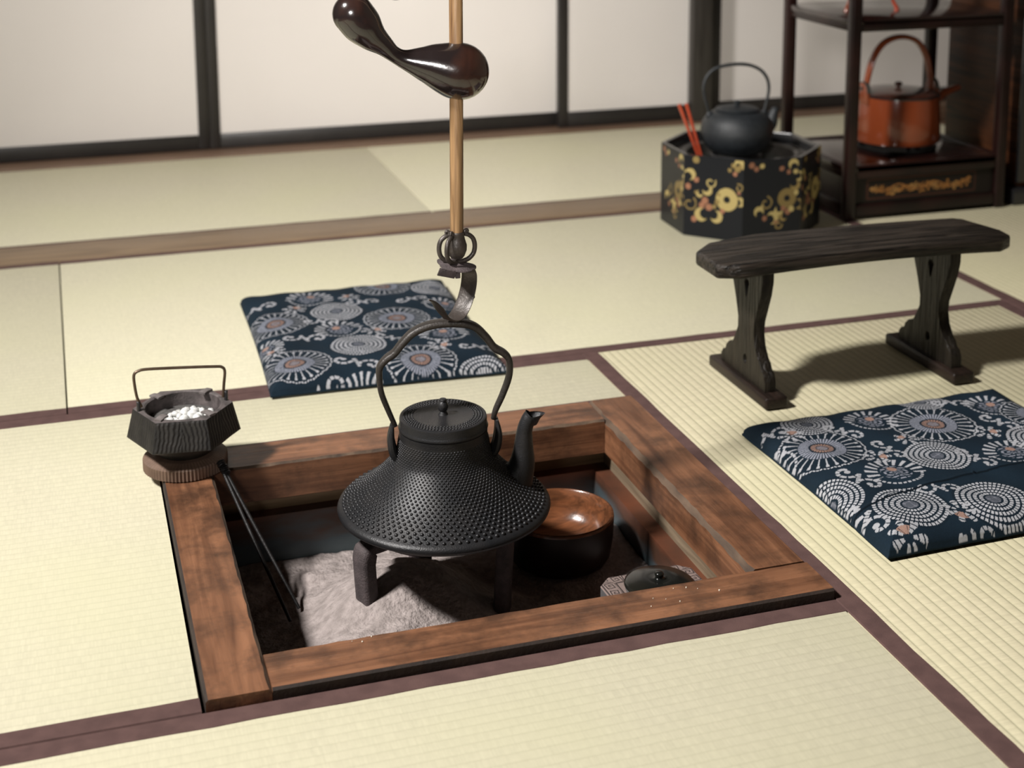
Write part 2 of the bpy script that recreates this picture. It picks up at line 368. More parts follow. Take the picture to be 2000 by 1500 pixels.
# ------------------------------------------------------------------ sunken hearth
IX0, IX1, IY0, IY1 = .202, .851, 1.668, 2.209; TOP = .014; HB = -.045
hb = ((HX0 + HX1) / 2, (HY0 + HY1) / 2, -.235)
hearth = thing('sunken_hearth', 'square sunken hearth framed in worn brown timber in the tatami floor', 'hearth', hb)
def rail(a0, a1, inner, outer, axis, mat, ch):
    """a beam with the worn inner arris `ch`; axis = direction of length"""
    s = 1 if outer > inner else -1
    prof = [(inner, HB), (inner, TOP - ch), (inner + s * ch, TOP), (outer - s * .003, TOP), (outer, TOP - .003), (outer, HB)]
    bm = NB(); n = 40; rows = []
    for k in range(n + 1):
        u = a0 + (a1 - a0) * k / n; row = []
        for i, (d, z) in enumerate(prof):
            dd, zz = d, z
            if i == 1: zz += random.uniform(-.25, .25) * ch
            if i == 2: dd += s * random.uniform(-.3, .3) * ch
            row.append(bm.verts.new((u, dd, zz) if axis == 0 else (dd, u, zz)))
        rows.append(row)
    for a, b in zip(rows, rows[1:]):
        for i in range(6):
            f = bm.faces.new((a[i], a[(i + 1) % 6], b[(i + 1) % 6], b[i]))
            if i == 1: f.material_index = 1
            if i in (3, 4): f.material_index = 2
    bm.faces.new(rows[0][::-1]); bm.faces.new(rows[-1])
    return obj('frame_rail', bm, [mat, worn_m, outer_face_m], hearth, hb, 25)
g = .0006
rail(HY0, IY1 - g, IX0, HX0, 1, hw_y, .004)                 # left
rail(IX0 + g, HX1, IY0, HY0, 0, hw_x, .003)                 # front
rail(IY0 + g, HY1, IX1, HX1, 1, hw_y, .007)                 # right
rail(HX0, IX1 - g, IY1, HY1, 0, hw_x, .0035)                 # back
LX0, LX1, LY0, LY1 = .215, .838, 1.690, 2.226               # copper box
SX0, SX1, SY0, SY1 = .190, .864, 1.660, 2.250               # face of the pale strips
for x0, x1, y0, y1, m in ((SX0 - .018, SX0, SY0, SY1, strip_y), (SX1, SX1 + .018, SY0, SY1, strip_y), (SX0 - .018, SX1 + .018, SY0 - .018, SY0, strip_x), (SX0 - .018, SX1 + .018, SY1, SY1 + .018, strip_x)):
    bm = NB(); add_box(bm, x0, x1, y0, y1, -.084, HB, .002); obj('lining_strip', bm, m, hearth, hb)
bm = NB()
Zf = -.081
o_ = [(SX0 - .017, SY0 - .017), (SX1 + .017, SY0 - .017), (SX1 + .017, SY1 + .017), (SX0 - .017, SY1 + .017)]; i_ = [(LX0, LY0), (LX1, LY0), (LX1, LY1), (LX0, LY1)]
lev = [[bm.verts.new((x, y, Zf - .003)) for x, y in o_], [bm.verts.new((x, y, Zf)) for x, y in o_], [bm.verts.new((x, y, Zf)) for x, y in i_], [bm.verts.new((x, y, -.23)) for x, y in i_]]
for a, b in zip(lev, lev[1:]):
    for k in range(4): bm.faces.new((a[k], a[(k + 1) % 4], b[(k + 1) % 4], b[k]))
bm.faces.new(lev[3])
ob = obj('copper_liner', bm, copper_m, hearth, hb, 20, normals=False)
ob.data.flip_normals()

# ash: a raked heap
n = 150; gx = np.linspace(LX0 + .001, LX1 - .001, n); gy = np.linspace(LY0 + .001, LY1 - .001, n)
X, Y = np.meshgrid(gx, gy, indexing='ij')
def bumps(k, a, s):
    z = np.zeros_like(X)
    for _ in range(k):
        x, y = rng.uniform(LX0, LX1), rng.uniform(LY0, LY1); q = s * rng.uniform(.5, 1.5)
        z += a * rng.uniform(-1, 1) * np.exp(-((X - x) ** 2 + (Y - y) ** 2) / (2 * q * q))
    return z
def ashz(x, y):
    h = .092 * np.exp(-(((x - .455) / .120) ** 2 + ((y - 1.985) / .115) ** 2)) + .045 * np.exp(-(((x - .36) / .10) ** 2 + ((y - 1.80) / .12) ** 2)) + .03 * np.exp(-(((x - .52) / .12) ** 2 + ((y - 1.78) / .08) ** 2))
    h = h + .012 * np.exp(-(((x - .335) / .035) ** 2 + ((y - 2.14) / .03) ** 2)) 
    return -.160 + h + .025 / (1 + np.exp(-(x - .64) / .03))
Z = ashz(X, Y) + bumps(300, .0050, .014) + bumps(1400, .0022, .0055)
for cx, cy, r in ((.715, 2.05, .088), (.754, 1.749, .075)):                    # flattened where vessels stand
    d = np.sqrt((X - cx) ** 2 + (Y - cy) ** 2); k = np.clip((r + .03 - d) / .03, 0, 1); Z = Z * (1 - k) + np.minimum(Z, -.136) * k
bm = NB(); vs = [[bm.verts.new((X[i, j], Y[i, j], Z[i, j])) for j in range(n)] for i in range(n)]
for i in range(n - 1):
    for j in range(n - 1): bm.faces.new((vs[i][j], vs[i + 1][j], vs[i + 1][j + 1], vs[i][j + 1]))
ed = [vs[i][0] for i in range(n)] + [vs[n - 1][j] for j in range(1, n)] + [vs[i][n - 1] for i in range(n - 2, -1, -1)] + [vs[0][j] for j in range(n - 2, 0, -1)]
lo = [bm.verts.new((v.co.x, v.co.y, -.228)) for v in ed]; m_ = len(ed)
for k in range(m_): bm.faces.new((ed[k], lo[k], lo[(k + 1) % m_], ed[(k + 1) % m_]))
bm.faces.new(lo)
o = obj('ash', bm, ash_m, None, (.52, 1.95, -.228), 180); tag(o, 'heap of pale grey ash filling the sunken hearth', 'ash', kind='stuff')

# crumbs scattered on the front rail
bm = NB()
for x, y in ((.735, 1.655), (.70, 1.640), (.715, 1.633), (.752, 1.652), (.79, 1.632), (.73, 1.622), (.765, 1.645), (.69, 1.622), (.31, 1.660), (.322, 1.655), (.335, 1.663)):
    add_blob(bm, (x, y, TOP + .0006), .0008 * random.uniform(.7, 1.5), u=6, v=4, jit=.2)
o = obj('crumbs', bm, crumb_m, None, (.6, 1.645, TOP)); tag(o, 'tiny pale crumbs on the front rail of the hearth', 'crumbs', kind='stuff')

# ------------------------------------------------------------------ trivet and big kettle
TC = Vector((.490, 1.985, 0)); 
tv = thing('trivet', 'rough iron three legged trivet standing in the ash under the big kettle', 'trivet', (TC.x, TC.y, -.125))
tb = (TC.x, TC.y, -.125)
bm = NB(); P = [(TC.x + .074 * math.cos(2 * PI * k / 48), TC.y + .074 * math.sin(2 * PI * k / 48), -.0185) for k in range(49)]
add_sweep(bm, P, .006, .006, n=10, box=.6, cap=False); obj('ring', bm, iron2_m, tv, tb)
for a in (R(201), R(331), R(84)):
    d = Vector((math.cos(a), math.sin(a), 0)); s = Vector((-d.y, d.x, 0)); bm = NB()
    path = [TC + d * .108 + Vector((0, 0, -.165)), TC + d * .110 + Vector((0, 0, -.10)), TC + d * .113 + Vector((0, 0, -.05)), TC + d * .113 + Vector((0, 0, -.028)), TC + d * .107 + Vector((0, 0, -.0150)), TC + d * .090 + Vector((0, 0, -.0150)), TC + d * .055 + Vector((0, 0, -.0165))]
    q = spline(path, 26); wd = [.0175 if i < 15 else max(.010, .0175 - (i - 15) * .0006) for i in range(27)]
    th = [.0115 if i < 12 else (.0125 if i < 17 else .0095) for i in range(27)]
    add_sweep(bm, q, th, wd, up=s, n=16, box=.45)
    obj('leg', bm, iron2_m, tv, tb)

KC = Vector((.509, 1.970, 0)); kb = (KC.x, KC.y, -.004)
ket = thing('iron_kettle', 'large black hobnailed iron kettle with flaring brim hanging over the hearth', 'kettle', kb)
prof_k = [(.0640, .142), (.0638, .131), (.0650, .124), (.0670, .113), (.0710, .102), (.0775, .0930), (.0855, .0835), (.0950, .0730), (.1060, .0625), (.1190, .0520), (.1320, .0430), (.1435, .0355), (.1505, .0315)]
sp = spline(prof_k, 60)
bm = NB()
outer = [(float(a), float(b)) for a, b in sp]
full = [(.054, .1415)] + outer + [(.1535, .0292), (.1552, .0255), (.1540, .0215), (.1500, .0190), (.140, .0130), (.11, .0045), (.06, -.0035), (0, -.004)]
add_lathe(bm, full, KC, 120)
# hobnails
cs = [0.0]
for a, b in zip(outer, outer[1:]): cs.append(cs[-1] + math.hypot(b[0] - a[0], b[1] - a[1]))
def at_s(s):
    for i in range(len(cs) - 1):
        if cs[i + 1] >= s:
            t = (s - cs[i]) / max(1e-9, cs[i + 1] - cs[i]); a, b = outer[i], outer[i + 1]
            nr, nz = -(b[1] - a[1]), (b[0] - a[0]); l = math.hypot(nr, nz)
            return a[0] + (b[0] - a[0]) * t, a[1] + (b[1] - a[1]) * t, nr / l, nz / l
    return None
def dome(bm, p, nrm, r, h, seg=7):
    t = nrm.orthogonal().normalized(); u = nrm.cross(t)
    rg = []
    for f, e in ((1.0, -.15), (.72, .62)):
        rg.append([bm.verts.new(p + (t * math.cos(2 * PI * k / seg) + u * math.sin(2 * PI * k / seg)) * r * f + nrm * h * e) for k in range(seg)])
    top = bm.verts.new(p + nrm * h)
    for k in range(seg):
        k2 = (k + 1) % seg
        bm.faces.new((rg[0][k], rg[0][k2], rg[1][k2], rg[1][k])); bm.faces.new((rg[1][k], rg[1][k2], top))
s = .0130; row = 0; NK = 84
while s < cs[-1] - .003:
    r_, z_, nr, nz = at_s(s); step = 2 * PI * r_ / NK
    for k in range(NK):
        a = 2 * PI * (k + .5 * (row % 2)) / NK
        dome(bm, Vector((KC.x + r_ * math.cos(a), KC.y + r_ * math.sin(a), z_)), Vector((nr * math.cos(a), nr * math.sin(a), nz)), step * .30, step * .27)
    s += step * .62; row += 1
obj('body', bm, iron_m, ket, kb, 50)
bm = NB()
add_lathe(bm, [(.0600, .1405), (.0640, .1425), (.0650, .1450), (.0640, .1475), (.0630, .1500), (.0632, .1570), (.0625, .1600), (.0600, .1612), (.0575, .1604), (.0400, .1612), (.0385, .1606), (.010, .1616), (0, .1617)], KC, 96)
for rr, nn in ((.0445, 60), (.0485, 66), (.0525, 70), (.0562, 76)):
    for k in range(nn):
        a = 2 * PI * k / nn
        dome(bm, Vector((KC.x + rr * math.cos(a), KC.y + rr * math.sin(a), .1607)), Vector((0, 0, 1)), .0017, .0014, 6)
lid = obj('lid', bm, iron_m, ket, kb, 50)
bm = NB()
add_lathe(bm, [(.0075, .1612), (.0060, .1640), (.0048, .1665), (.0065, .1690), (.0078, .1725), (.0075, .1765), (.0060, .1800), (.0045, .1815), (.0056, .1832), (.0048, .1852), (0, .1858)], KC, 10)
obj('knob', bm, iron_m, lid, kb)
ka = R(-9.5); ku = Vector((math.cos(ka), math.sin(ka), 0)); kn = Vector((-math.sin(ka), math.cos(ka), 0))
def kp(s, z, d=0): return KC + ku * s + kn * d + Vector((0, 0, z))
hp = [(-.0690, .1480), (-.0785, .1720), (-.0880, .2000), (-.0905, .2250), (-.0890, .2390), (-.0800, .2500), (-.0685, .2580), (-.0570, .2720), (-.0400, .2880), (-.0140, .2975), (.0191, .2985), (.0450, .2925), (.0630, .2750), (.0745, .2590), (.0890, .2490), (.0965, .2370), (.0960, .2140), (.0868, .1870), (.0765, .1640), (.0725, .1500)]
q = spline([(a, b) for a, b in hp], 110)
path = [kp(float(a), float(b)) for a, b in q]
bw = [(.0045 + .0055 * math.sin(PI * i / 110) ** .5) for i in range(111)]; bt = [.0032 + .0022 * math.sin(PI * i / 110) ** .7 for i in range(111)]
bm = NB(); add_sweep(bm, path, bw, bt, up=(ku.cross(kn)).cross(kn) if False else None or tuple(kn.cross(Vector((0, 0, 1)))), n=12, box=.6) if False else add_sweep(bm, path, bt, bw, up=tuple(kn), n=12, box=.6)
obj('handle', bm, M('forged_iron', (.020, .017, .015), .45, (.034, .028, .024), ns=50, metal=.2, bump=.4, bs=350), ket, kb, 50)
for sgn, o_s in ((-1, 0), (1, .004)):
    bm = NB()
    base_s = [(sgn * .0620, .098), (sgn * .0700, .104), (sgn * .0745, .118), (sgn * .0755, .133), (sgn * .0735, .150)]
    q = spline([(a + o_s, b) for a, b in base_s], 20); rad = [.0085 + .003 * math.sin(PI * i / 20) - .0045 * (i / 20) ** 2 for i in range(21)]
    for off in (-.0055, .0055):
        add_sweep(bm, [kp(float(a), float(b), off) for a, b in q], [r * .62 for r in rad], rad, up=tuple(kn), n=12)
    obj('lug', bm, iron_m, ket, kb)
bm = NB()
sp_p = [(.106, .056), (.114, .075), (.1165, .095), (.1175, .115), (.1190, .131), (.1240, .145), (.1305, .1530)]
q = spline(sp_p, 30); rad = [float(v) for v in np.interp(np.linspace(0, 1, 31), [0, .15, .4, .62, .8, .93, 1], [.026, .0200, .0145, .0116, .0108, .0110, .0125])]
rg = add_sweep(bm, [kp(float(a), float(b)) for a, b in q], rad, rad, up=tuple(kn), n=24, cap=False)
bm.faces.new(rg[0][::-1])
tip = rg[-1]; ctr = sum((v.co for v in tip), Vector()) / 24
for v in tip:                                                     # level mouth with a pouring lip drawn out to the right
    d = (v.co - ctr).normalized(); sn = d.dot(kn); c_ = math.copysign(math.sqrt(max(0, 1 - sn * sn)), d.dot(ku))
    v.co = ctr + ku * (c_ * .0130 + .0065 * max(0, c_) ** 3 - .001) + kn * (sn * .0115) + Vector((0, 0, .0012 * c_))
inn = [bm.verts.new(ctr + (v.co - ctr) * .78 - Vector((0, 0, .001))) for v in tip]
ctr2 = ctr - Vector((.003, 0, .016)); inn2 = [bm.verts.new(ctr2 + (v.co - ctr) * .5) for v in tip]
for k in range(24):
    k2 = (k + 1) % 24; bm.faces.new((tip[k], tip[k2], inn[k2], inn[k])); bm.faces.new((inn[k], inn[k2], inn2[k2], inn2[k]))
bm.faces.new(inn2)
obj('spout', bm, iron_m, ket, kb, 60)

# ------------------------------------------------------------------ adjustable pot hanger
PX, PY = .5325, 1.970
ph = (PX, PY, 4.2)
jz = thing('pot_hanger', 'bamboo pole pot hanger with polished brown lever, hung over the kettle', 'pot hanger', ph)
bm = NB(); q = [(PX + .0026 * min(1, (z - .43) / .33), PY, z) for z in np.linspace(.428, 4.2, 30)]
add_sweep(bm, q, [.0096] * 30, up=(0, 1, 0), n=24); obj('pole', bm, bamboo_m, jz, ph)
bm = NB(); add_lathe(bm, [(0, .432), (.0105, .432), (.0115, .429), (.0105, .426), (.0118, .420), (.0142, .412), (.0140, .405), (.0110, .397), (.0085, .3935), (0, .393)], (PX, PY, 0), 32); fer = obj('ferrule', bm, iron3_m, jz, ph)
for k, a in enumerate((R(180), R(222), R(0), R(75))):
    d = Vector((math.cos(a), math.sin(a), 0)); c = Vector((PX, PY, 0)); bm = NB()
    pts = [(.0165, .4300), (.0150, .4335), (.0118, .4320), (.0120, .4275), (.0170, .4260), (.0235, .4200), (.0262, .4100), (.0245, .3990), (.0180, .3915), (.0090, .3880), (0, .3875)]
    q = spline(pts, 50)
    add_sweep(bm, [c + d * float(r) + Vector((0, 0, float(z))) for r, z in q], [.0018 + .0016 * min(1, i / 20) for i in range(51)], up=tuple(Vector((0, 0, 1)).cross(d)), n=10)
    obj('ring_bar', bm, iron3_m, fer, ph)
# blossom plate
bm = NB(); c0 = Vector((PX - .001, PY, .3815)); nP = 40; tilt = Matrix.Rotation(R(9), 3, 'Y') @ Matrix.Rotation(R(4), 3, 'X')
def fl(rf, z):
    return [bm.verts.new(c0 + tilt @ Vector((math.cos(2 * PI * k / nP), math.sin(2 * PI * k / nP), 0)) * (rf * (.86 + .16 * abs(math.cos(2.5 * 2 * PI * k / nP)))) + Vector((0, 0, z + .0012 * abs(math.cos(2.5 * 2 * PI * k / nP)) * rf / .028))) for k in range(nP)]
rs = [fl(.004, .0055), fl(.012, .0035), fl(.020, .0035), fl(.0285, .001), fl(.0285, -.0008), fl(.018, -.0012), fl(.005, -.0012)]
for a, b in zip(rs, rs[1:]):
    for k in range(nP): bm.faces.new((a[k], a[(k + 1) % nP], b[(k + 1) % nP], b[k]))
bm.faces.new(rs[0][::-1]); bm.faces.new(rs[-1]); obj('blossom_plate', bm, iron2_m, jz, ph, 30)
bm = NB(); add_box(bm, -.013, .013, -.0012, .0012, -.0065, .0065, .0006)
bmesh.ops.transform(bm, matrix=Matrix.Translation((PX - .0185, PY - .014, .3765)) @ Matrix.Rotation(R(16), 4, 'Y') @ Matrix.Rotation(R(20), 4, 'X'), verts=bm.verts[:])
add_box(bm, PX - .006, PX + .001, PY - .014, PY - .010, .3670, .3800, .0006); add_box(bm, PX - .003, PX + .012, PY - .010, PY + .012, .3735, .3800, .001)
obj('tab', bm, iron2_m, jz, ph)
# flat strap hook
od = Vector((-math.cos(R(38)), -math.sin(R(38)), 0)); wd = Vector((math.sin(R(38)), -math.cos(R(38)), 0)); h0 = Vector((PX + .0165, PY + .004, .3800))
hk = [(0, 0), (-.0035, -.012), (-.0030, -.026), (.0015, -.040), (.0100, -.0545), (.0215, -.0655), (.0330, -.0700), (.0460, -.0680), (.0580, -.0575), (.0690, -.0440), (.0800, -.0330), (.0900, -.0275)]
q = spline(hk, 60); hw = [float(v) for v in np.interp(np.linspace(0, 1, 61), [0, .1, .5, .60, .68, .80, .9, 1], [.0105, .0135, .0140, .0125, .0065, .0085, .0055, .0008])]
bm = NB(); add_sweep(bm, [h0 + od * float(a) + Vector((0, 0, float(b))) for a, b in q], [.0013] * 61, hw, up=tuple(wd), n=12, box=.5)
hook = obj('hook', bm, iron3_m, jz, ph, 40)
bm = NB(); c = h0 + od * .004 + Vector((0, 0, -.048)); add_sweep(bm, [c, c - od * .007 + Vector((.002, 0, -.001)), c - od * .011 + Vector((.004, 0, -.001))], [.0018, .0018, .0032], n=10); obj('rivet', bm, iron3_m, hook, ph)
# lever: two lacquered bulbs joined by a slim neck
fish = [(.3885, .7515, .0200), (.3916, .7471, .0281), (.4046, .7299, .0270), (.4172, .7153, .0209), (.4317, .7028, .0149), (.4457, .6903, .0113), (.4604, .6822, .0134), (.4828, .6760, .0225), (.5018, .6715, .0306), (.5263, .6645, .0390), (.5403, .6609, .0400)]
q = spline(fish[1:], 70)
pts = [Vector((a, PY, b)) for a, b, r in q]; rad = [float(r) for a, b, r in q]
t0 = (pts[0] - pts[2]).normalized(); t1 = (pts[-1] - pts[-3]).normalized()
pre = [(pts[0] + t0 * rad[0] * math.sin(a), rad[0] * math.cos(a)) for a in np.linspace(PI / 2 * .98, .12, 9)]
post = [(pts[-1] + t1 * rad[-1] * math.sin(a), rad[-1] * math.cos(a)) for a in np.linspace(.12, PI / 2 * .98, 9)]
bm = NB(); add_sweep(bm, [p for p, r in pre] + pts + [p for p, r in post], [r for p, r in pre] + rad + [r for p, r in post], up=(0, 1, 0), n=36); obj('lever', bm, lacq_m, jz, ph, 70)
q = spline([(.3870, PY, .7720), (.3990, PY - .004, .7820), (.4274, PY - .006, .7740), (.4564, PY - .004, .7700), (.4800, PY, .7900), (.510, PY, .90), (.5330, PY, 1.05)], 60)
bm = NB(); add_sweep(bm, q, [.0055] * 61, up=(0, 1, 0), n=10); obj('rope', bm, rope_m, jz, ph)

# ------------------------------------------------------------------ fire tongs
tg = thing('fire_tongs', 'long dark iron fire tongs leaning from the back left corner into the ash', 'fire tongs', (.300, 2.045, -.13))
for off in (Vector((0, 0, 0)), Vector((-.012, -.016, -.004))):
    a = Vector((.2160, 2.190, .028)) + off * .2; b = Vector((.3020, 2.030, -.138)) + off * 1.4
    bm = NB(); q = [a.lerp(b, t) for t in np.linspace(0, 1, 20)]
    add_sweep(bm, q, [float(v) for v in np.linspace(.0030, .0024, 20)], n=10); obj('rod', bm, iron4_m, tg, (.300, 2.045, -.13))
a = Vector((.2125, 2.1965, .034)); b = Vector((.2210, 2.1800, .0195))
bm = NB(); q = [a.lerp(b, t) for t in np.linspace(0, 1, 24)]
add_sweep(bm, q, [.0062 + .0013 * math.sin(i * 1.9) for i in range(24)], n=10); obj('grip', bm, iron_m, tg, (.300, 2.045, -.13))

# ------------------------------------------------------------------ bowl and lidded jar in the hearth
BC = (.715, 2.050, -.1358)
bm = NB(); add_lathe(bm, [(0, .0005), (.066, .0), (.074, .004), (.079, .012), (.0835, .040), (.0850, .0740)], BC, 80); add_lathe(bm, [(.0850, .0740), (.0842, .0780), (.0815, .0790), (.0790, .0772), (.0765, .058), (.069, .036), (.050, .027), (0, .025)], BC, 80, mi=1); bmesh.ops.remove_doubles(bm, verts=bm.verts[:], dist=.00005)
o = obj('wooden_bowl', bm, [M('shaded_bowl_outside', (.010, .006, .005), .4, (.02, .009, .006), ns=12, spec=.3), bowl_m], None, BC, 50); tag(o, 'round brown wooden bowl standing in the ash behind the kettle brim', 'bowl')  # near-black outside: the shade on the bowl is put into its colour

JB = (.754, 1.749, -.132); JX, JY, JC, JH = .071, .054, .017, .095
jar = thing('incense_box', 'low bronze box with key-fret border and dark domed lid at the hearth corner', 'box', JB)
def fret(px, py):
    """key-fret spirals in square cells around the rim of the box"""
    cell = .018; dx, dy = JX - np.abs(px), JY - np.abs(py)
    v = np.minimum(dx, dy) - .0025; u = np.where(dx < dy, py, px)
    cu = np.mod(u + 10 * cell, cell) - cell / 2; cv = v - cell / 2
    cu = np.where(np.mod(np.floor((u + 10 * cell) / cell), 2) == 0, cu, -cu)
    m = np.maximum(np.abs(cu), np.abs(cv)) / (cell / 2)
    line = (np.mod((m + .5 * np.mod(np.arctan2(cv, cu) / (2 * PI), 1)) * 2.0, 1) < .36) & (m < .96)
    line |= (np.abs(v - cell - .0012) < .0011) | (np.abs(v + .0004) < .0009)
    col = np.where(line[..., None], np.array([.035, .025, .024]), np.array([.20, .15, .135]))
    return col
U, V = np.meshgrid(np.linspace(-JX, JX, 280), np.linspace(-JY, JY, 220), indexing='ij')
k = np.clip(np.abs(U) + np.abs(V) - (JX + JY - JC), 0, None) / 2
PU, PV = U - np.sign(U) * k, V - np.sign(V) * k
e_ = np.minimum(np.minimum(JX - np.abs(PU), JY - np.abs(PV)), (JX + JY - JC - np.abs(PU) - np.abs(PV)) * .7)
Zt = JH - .004 * np.clip(1 - e_ / .005, 0, 1) ** 2
a_ = R(2); P = np.stack([JB[0] + PU * math.cos(a_) - PV * math.sin(a_), JB[1] + PU * math.sin(a_) + PV * math.cos(a_), JB[2] + Zt], -1)
grid_obj('fret_top', P, fret(PU, PV), fret_m, jar, JB)
bm = NB(); oc = [(-JX, -JY + JC), (-JX + JC, -JY), (JX - JC, -JY), (JX, -JY + JC), (JX, JY - JC), (JX - JC, JY), (-JX + JC, JY), (-JX, JY - JC)]
rot = Matrix.Rotation(a_, 2)
add_prism(bm, [tuple(Vector(JB[:2]) + rot @ Vector(p)) for p in oc], JB[2], JB[2] + JH - .0042, bev=.002)
add_lathe(bm, [(.046, JH - .003), (.0445, JH + .004), (.040, JH + .004), (0, JH + .003)], JB, 48)
obj('body', bm, M('grey_bronze', (.045, .045, .048), .5, (.09, .085, .085), ns=40, bump=.3, bs=200), jar, JB)
bm = NB(); LCt = (JB[0] + .002, JB[1] + .002, JB[2] + JH + .004)
add_lathe(bm, [(0, .0005), (.0465, 0), (.0485, .0018), (.0478, .0034), (.043, .0056), (.036, .0066), (.030, .0084), (.016, .0100), (.0085, .0092), (.006, .0104), (.0050, .0120), (.0062, .0145), (.0064, .0165), (.0048, .0185), (0, .0192)], LCt, 64)
obj('lid', bm, dark_lid, jar, JB, 60)

# ------------------------------------------------------------------ hexagonal iron charcoal holder on its wooden disk
DB = (.1645, 2.243, TOP)
bm = NB(); nseg = 144
def rib(r, k): return r * (1 + (.012 if k % 2 else -.012))
def rring(r, z): return [bm.verts.new((DB[0] + rib(r, k) * math.cos(2 * PI * k / nseg), DB[1] + rib(r, k) * math.sin(2 * PI * k / nseg), TOP + z)) for k in range(nseg)]
rs = [rring(.0600, .0002), rring(.0640, .002), rring(.0640, .018), rring(.0625, .0205), rring(.050, .0255), rring(.040, .026)]
for a, b in zip(rs, rs[1:]):
    for k in range(nseg): bm.faces.new((a[k], a[(k + 1) % nseg], b[(k + 1) % nseg], b[k]))
bm.faces.new(rs[0][::-1]); bm.faces.new(rs[-1])
o = obj('wooden_stand', bm, disk_m, None, DB, 20); tag(o, 'round ribbed wooden stand under the hexagonal iron container', 'stand')
HBs = (.1645, 2.245, TOP + .026)
hx = thing('iron_container', 'small hexagonal iron container with wood grain sides and wire handle, holding white pebbles', 'container', HBs)
a0 = R(172.4); hc = Vector((.1645, 2.245, 0))
def hexpt(r, i, z): return Vector((hc.x + r * math.cos(a0 + i * PI / 3), hc.y + r * math.sin(a0 + i * PI / 3), z))
def grain(u, v, seed):
    """carved cathedral wood grain relief"""
    x = (u - .5) * 1.15 + .016 * np.sin(v * 6 + seed) + .006 * np.sin(v * 23 + u * 9)
    ph = 34 * np.abs(x) ** .9 + 5.0 * np.exp(-(x / .22) ** 2) * v
    return .5 + .5 * np.sin(ph * 2.2)
nu, nv = 72, 30
for i in range(6):
    u = np.linspace(0, 1, nu)[:, None]; v = np.linspace(0, 1, nv)[None, :]
    A, B, Cc, D = [np.array(p) for p in (hexpt(.0866, i, .0676), hexpt(.0866, i + 1, .0676), hexpt(.0755, i + 1, .1130), hexpt(.0755, i, .1130))]
    U = u[..., None]; Vv = v[..., None]
    P = (A * (1 - U) + B * U) * (1 - Vv) + (D * (1 - U) + Cc * U) * Vv
    nrm = np.cross(B - A, D - A); nrm /= np.linalg.norm(nrm)
    gr = grain(u + 0 * v, v + 0 * u, i * 1.7); e = np.clip(np.minimum(np.minimum(u, 1 - u) * 30, np.minimum(v, 1 - v) * 14), 0, 1)
    P = P + nrm * (gr * e * .0011)[..., None]
    col = np.full((nu, nv, 3), 1.0) * np.array([.022, .020, .019])
    grid_obj('side_panel', P, col, hexiron_m, hx, HBs)
bm = NB()
ring6 = lambda r, z: [bm.verts.new(hexpt(r, i, z)) for i in range(6)]
def round_ring(r, z): return [bm.verts.new((hc.x + r * math.cos(a0 + k * PI / 24), hc.y + r * math.sin(a0 + k * PI / 24), z)) for k in range(48)]
top = []
for k in range(48):                                               # flat rim: hexagon outside, circle inside
    i = k // 8; t = (k % 8) / 8; p = hexpt(.0755, i, .1131).lerp(hexpt(.0755, i + 1, .1131), t); top.append(bm.verts.new(p))
r1, r2, r3, r4 = round_ring(.0600, .1139), round_ring(.0575, .1125), round_ring(.0590, .085), round_ring(.050, .062)
for a, b in ((top, r1), (r1, r2), (r2, r3), (r3, r4)):
    for k in range(48): bm.faces.new((a[k], a[(k + 1) % 48], b[(k + 1) % 48], b[k]))
bm.faces.new(r4)
b6 = []
for k in range(48):
    i = k // 8; t = (k % 8) / 8; b6.append(bm.verts.new(hexpt(.0866, i, .0676).lerp(hexpt(.0866, i + 1, .0676), t)))
u1, u2, u3 = round_ring(.066, .0590), round_ring(.048, .0470), round_ring(.042, .0402)
for a, b in ((b6, u1), (u1, u2), (u2, u3)):
    for k in range(48): bm.faces.new((a[k], a[(k + 1) % 48], b[(k + 1) % 48], b[k])).material_index = 1
bm.faces.new(u3)
obj('basin', bm, [M('worn_iron_rim', (.05, .043, .042), .6, (.12, .10, .098), ns=60, bump=.4, bs=300), hexiron_m], hx, HBs, 30)
tab_m = M('worn_tab_iron', (.10, .085, .082), .6, (.17, .15, .145), ns=80, bump=.4, bs=300)
for a in (48, 128, 232, 305):                                     # four little tabs laid over the rim
    aa = R(a); d = Vector((math.cos(aa), math.sin(aa), 0)); s = Vector((-d.y, d.x, 0)); bm = NB()
    q = [hc + d * r + Vector((0, 0, z)) for r, z in ((.0690, .1146), (.063, .1152), (.056, .1160), (.0485, .1150))]
    add_sweep(bm, spline([tuple(p) for p in q], 8), [.0018] * 9, [.0062] * 9, up=tuple(s), n=8, box=.4); obj('rim_tab', bm, tab_m, hx, HBs)
hd = Vector((math.cos(R(1)), math.sin(R(1)), 0))
lugpos = [hc - hd * .0665, hc + hd * .0665]
for p in lugpos:
    bm = NB(); add_sweep(bm, spline([(p.x, p.y, .1125), (p.x, p.y, .1200), (p.x, p.y, .1260), (p.x, p.y, .1290)], 10), [.0048, .005, .005, .005, .0048, .0046, .0043, .004, .0035, .0026, .001], [.003] * 11, up=tuple(hd), n=10); obj('lug', bm, iron_m, hx, HBs)
q = [(-.0620, .1185), (-.0680, .1350), (-.0710, .1590), (-.0705, .1720), (-.0640, .1770), (-.0500, .1782), (0, .1745), (.0500, .1700), (.0620, .1675), (.0660, .1600), (.0640, .1400), (.0620, .1185)]
bm = NB(); add_sweep(bm, [hc + hd * float(a) + Vector((0, 0, float(b))) for a, b in spline(q, 80)], [.0023] * 81, up=tuple(hd.cross(Vector((0, 0, 1)))), n=10); obj('handle', bm, bailm, hx, HBs)
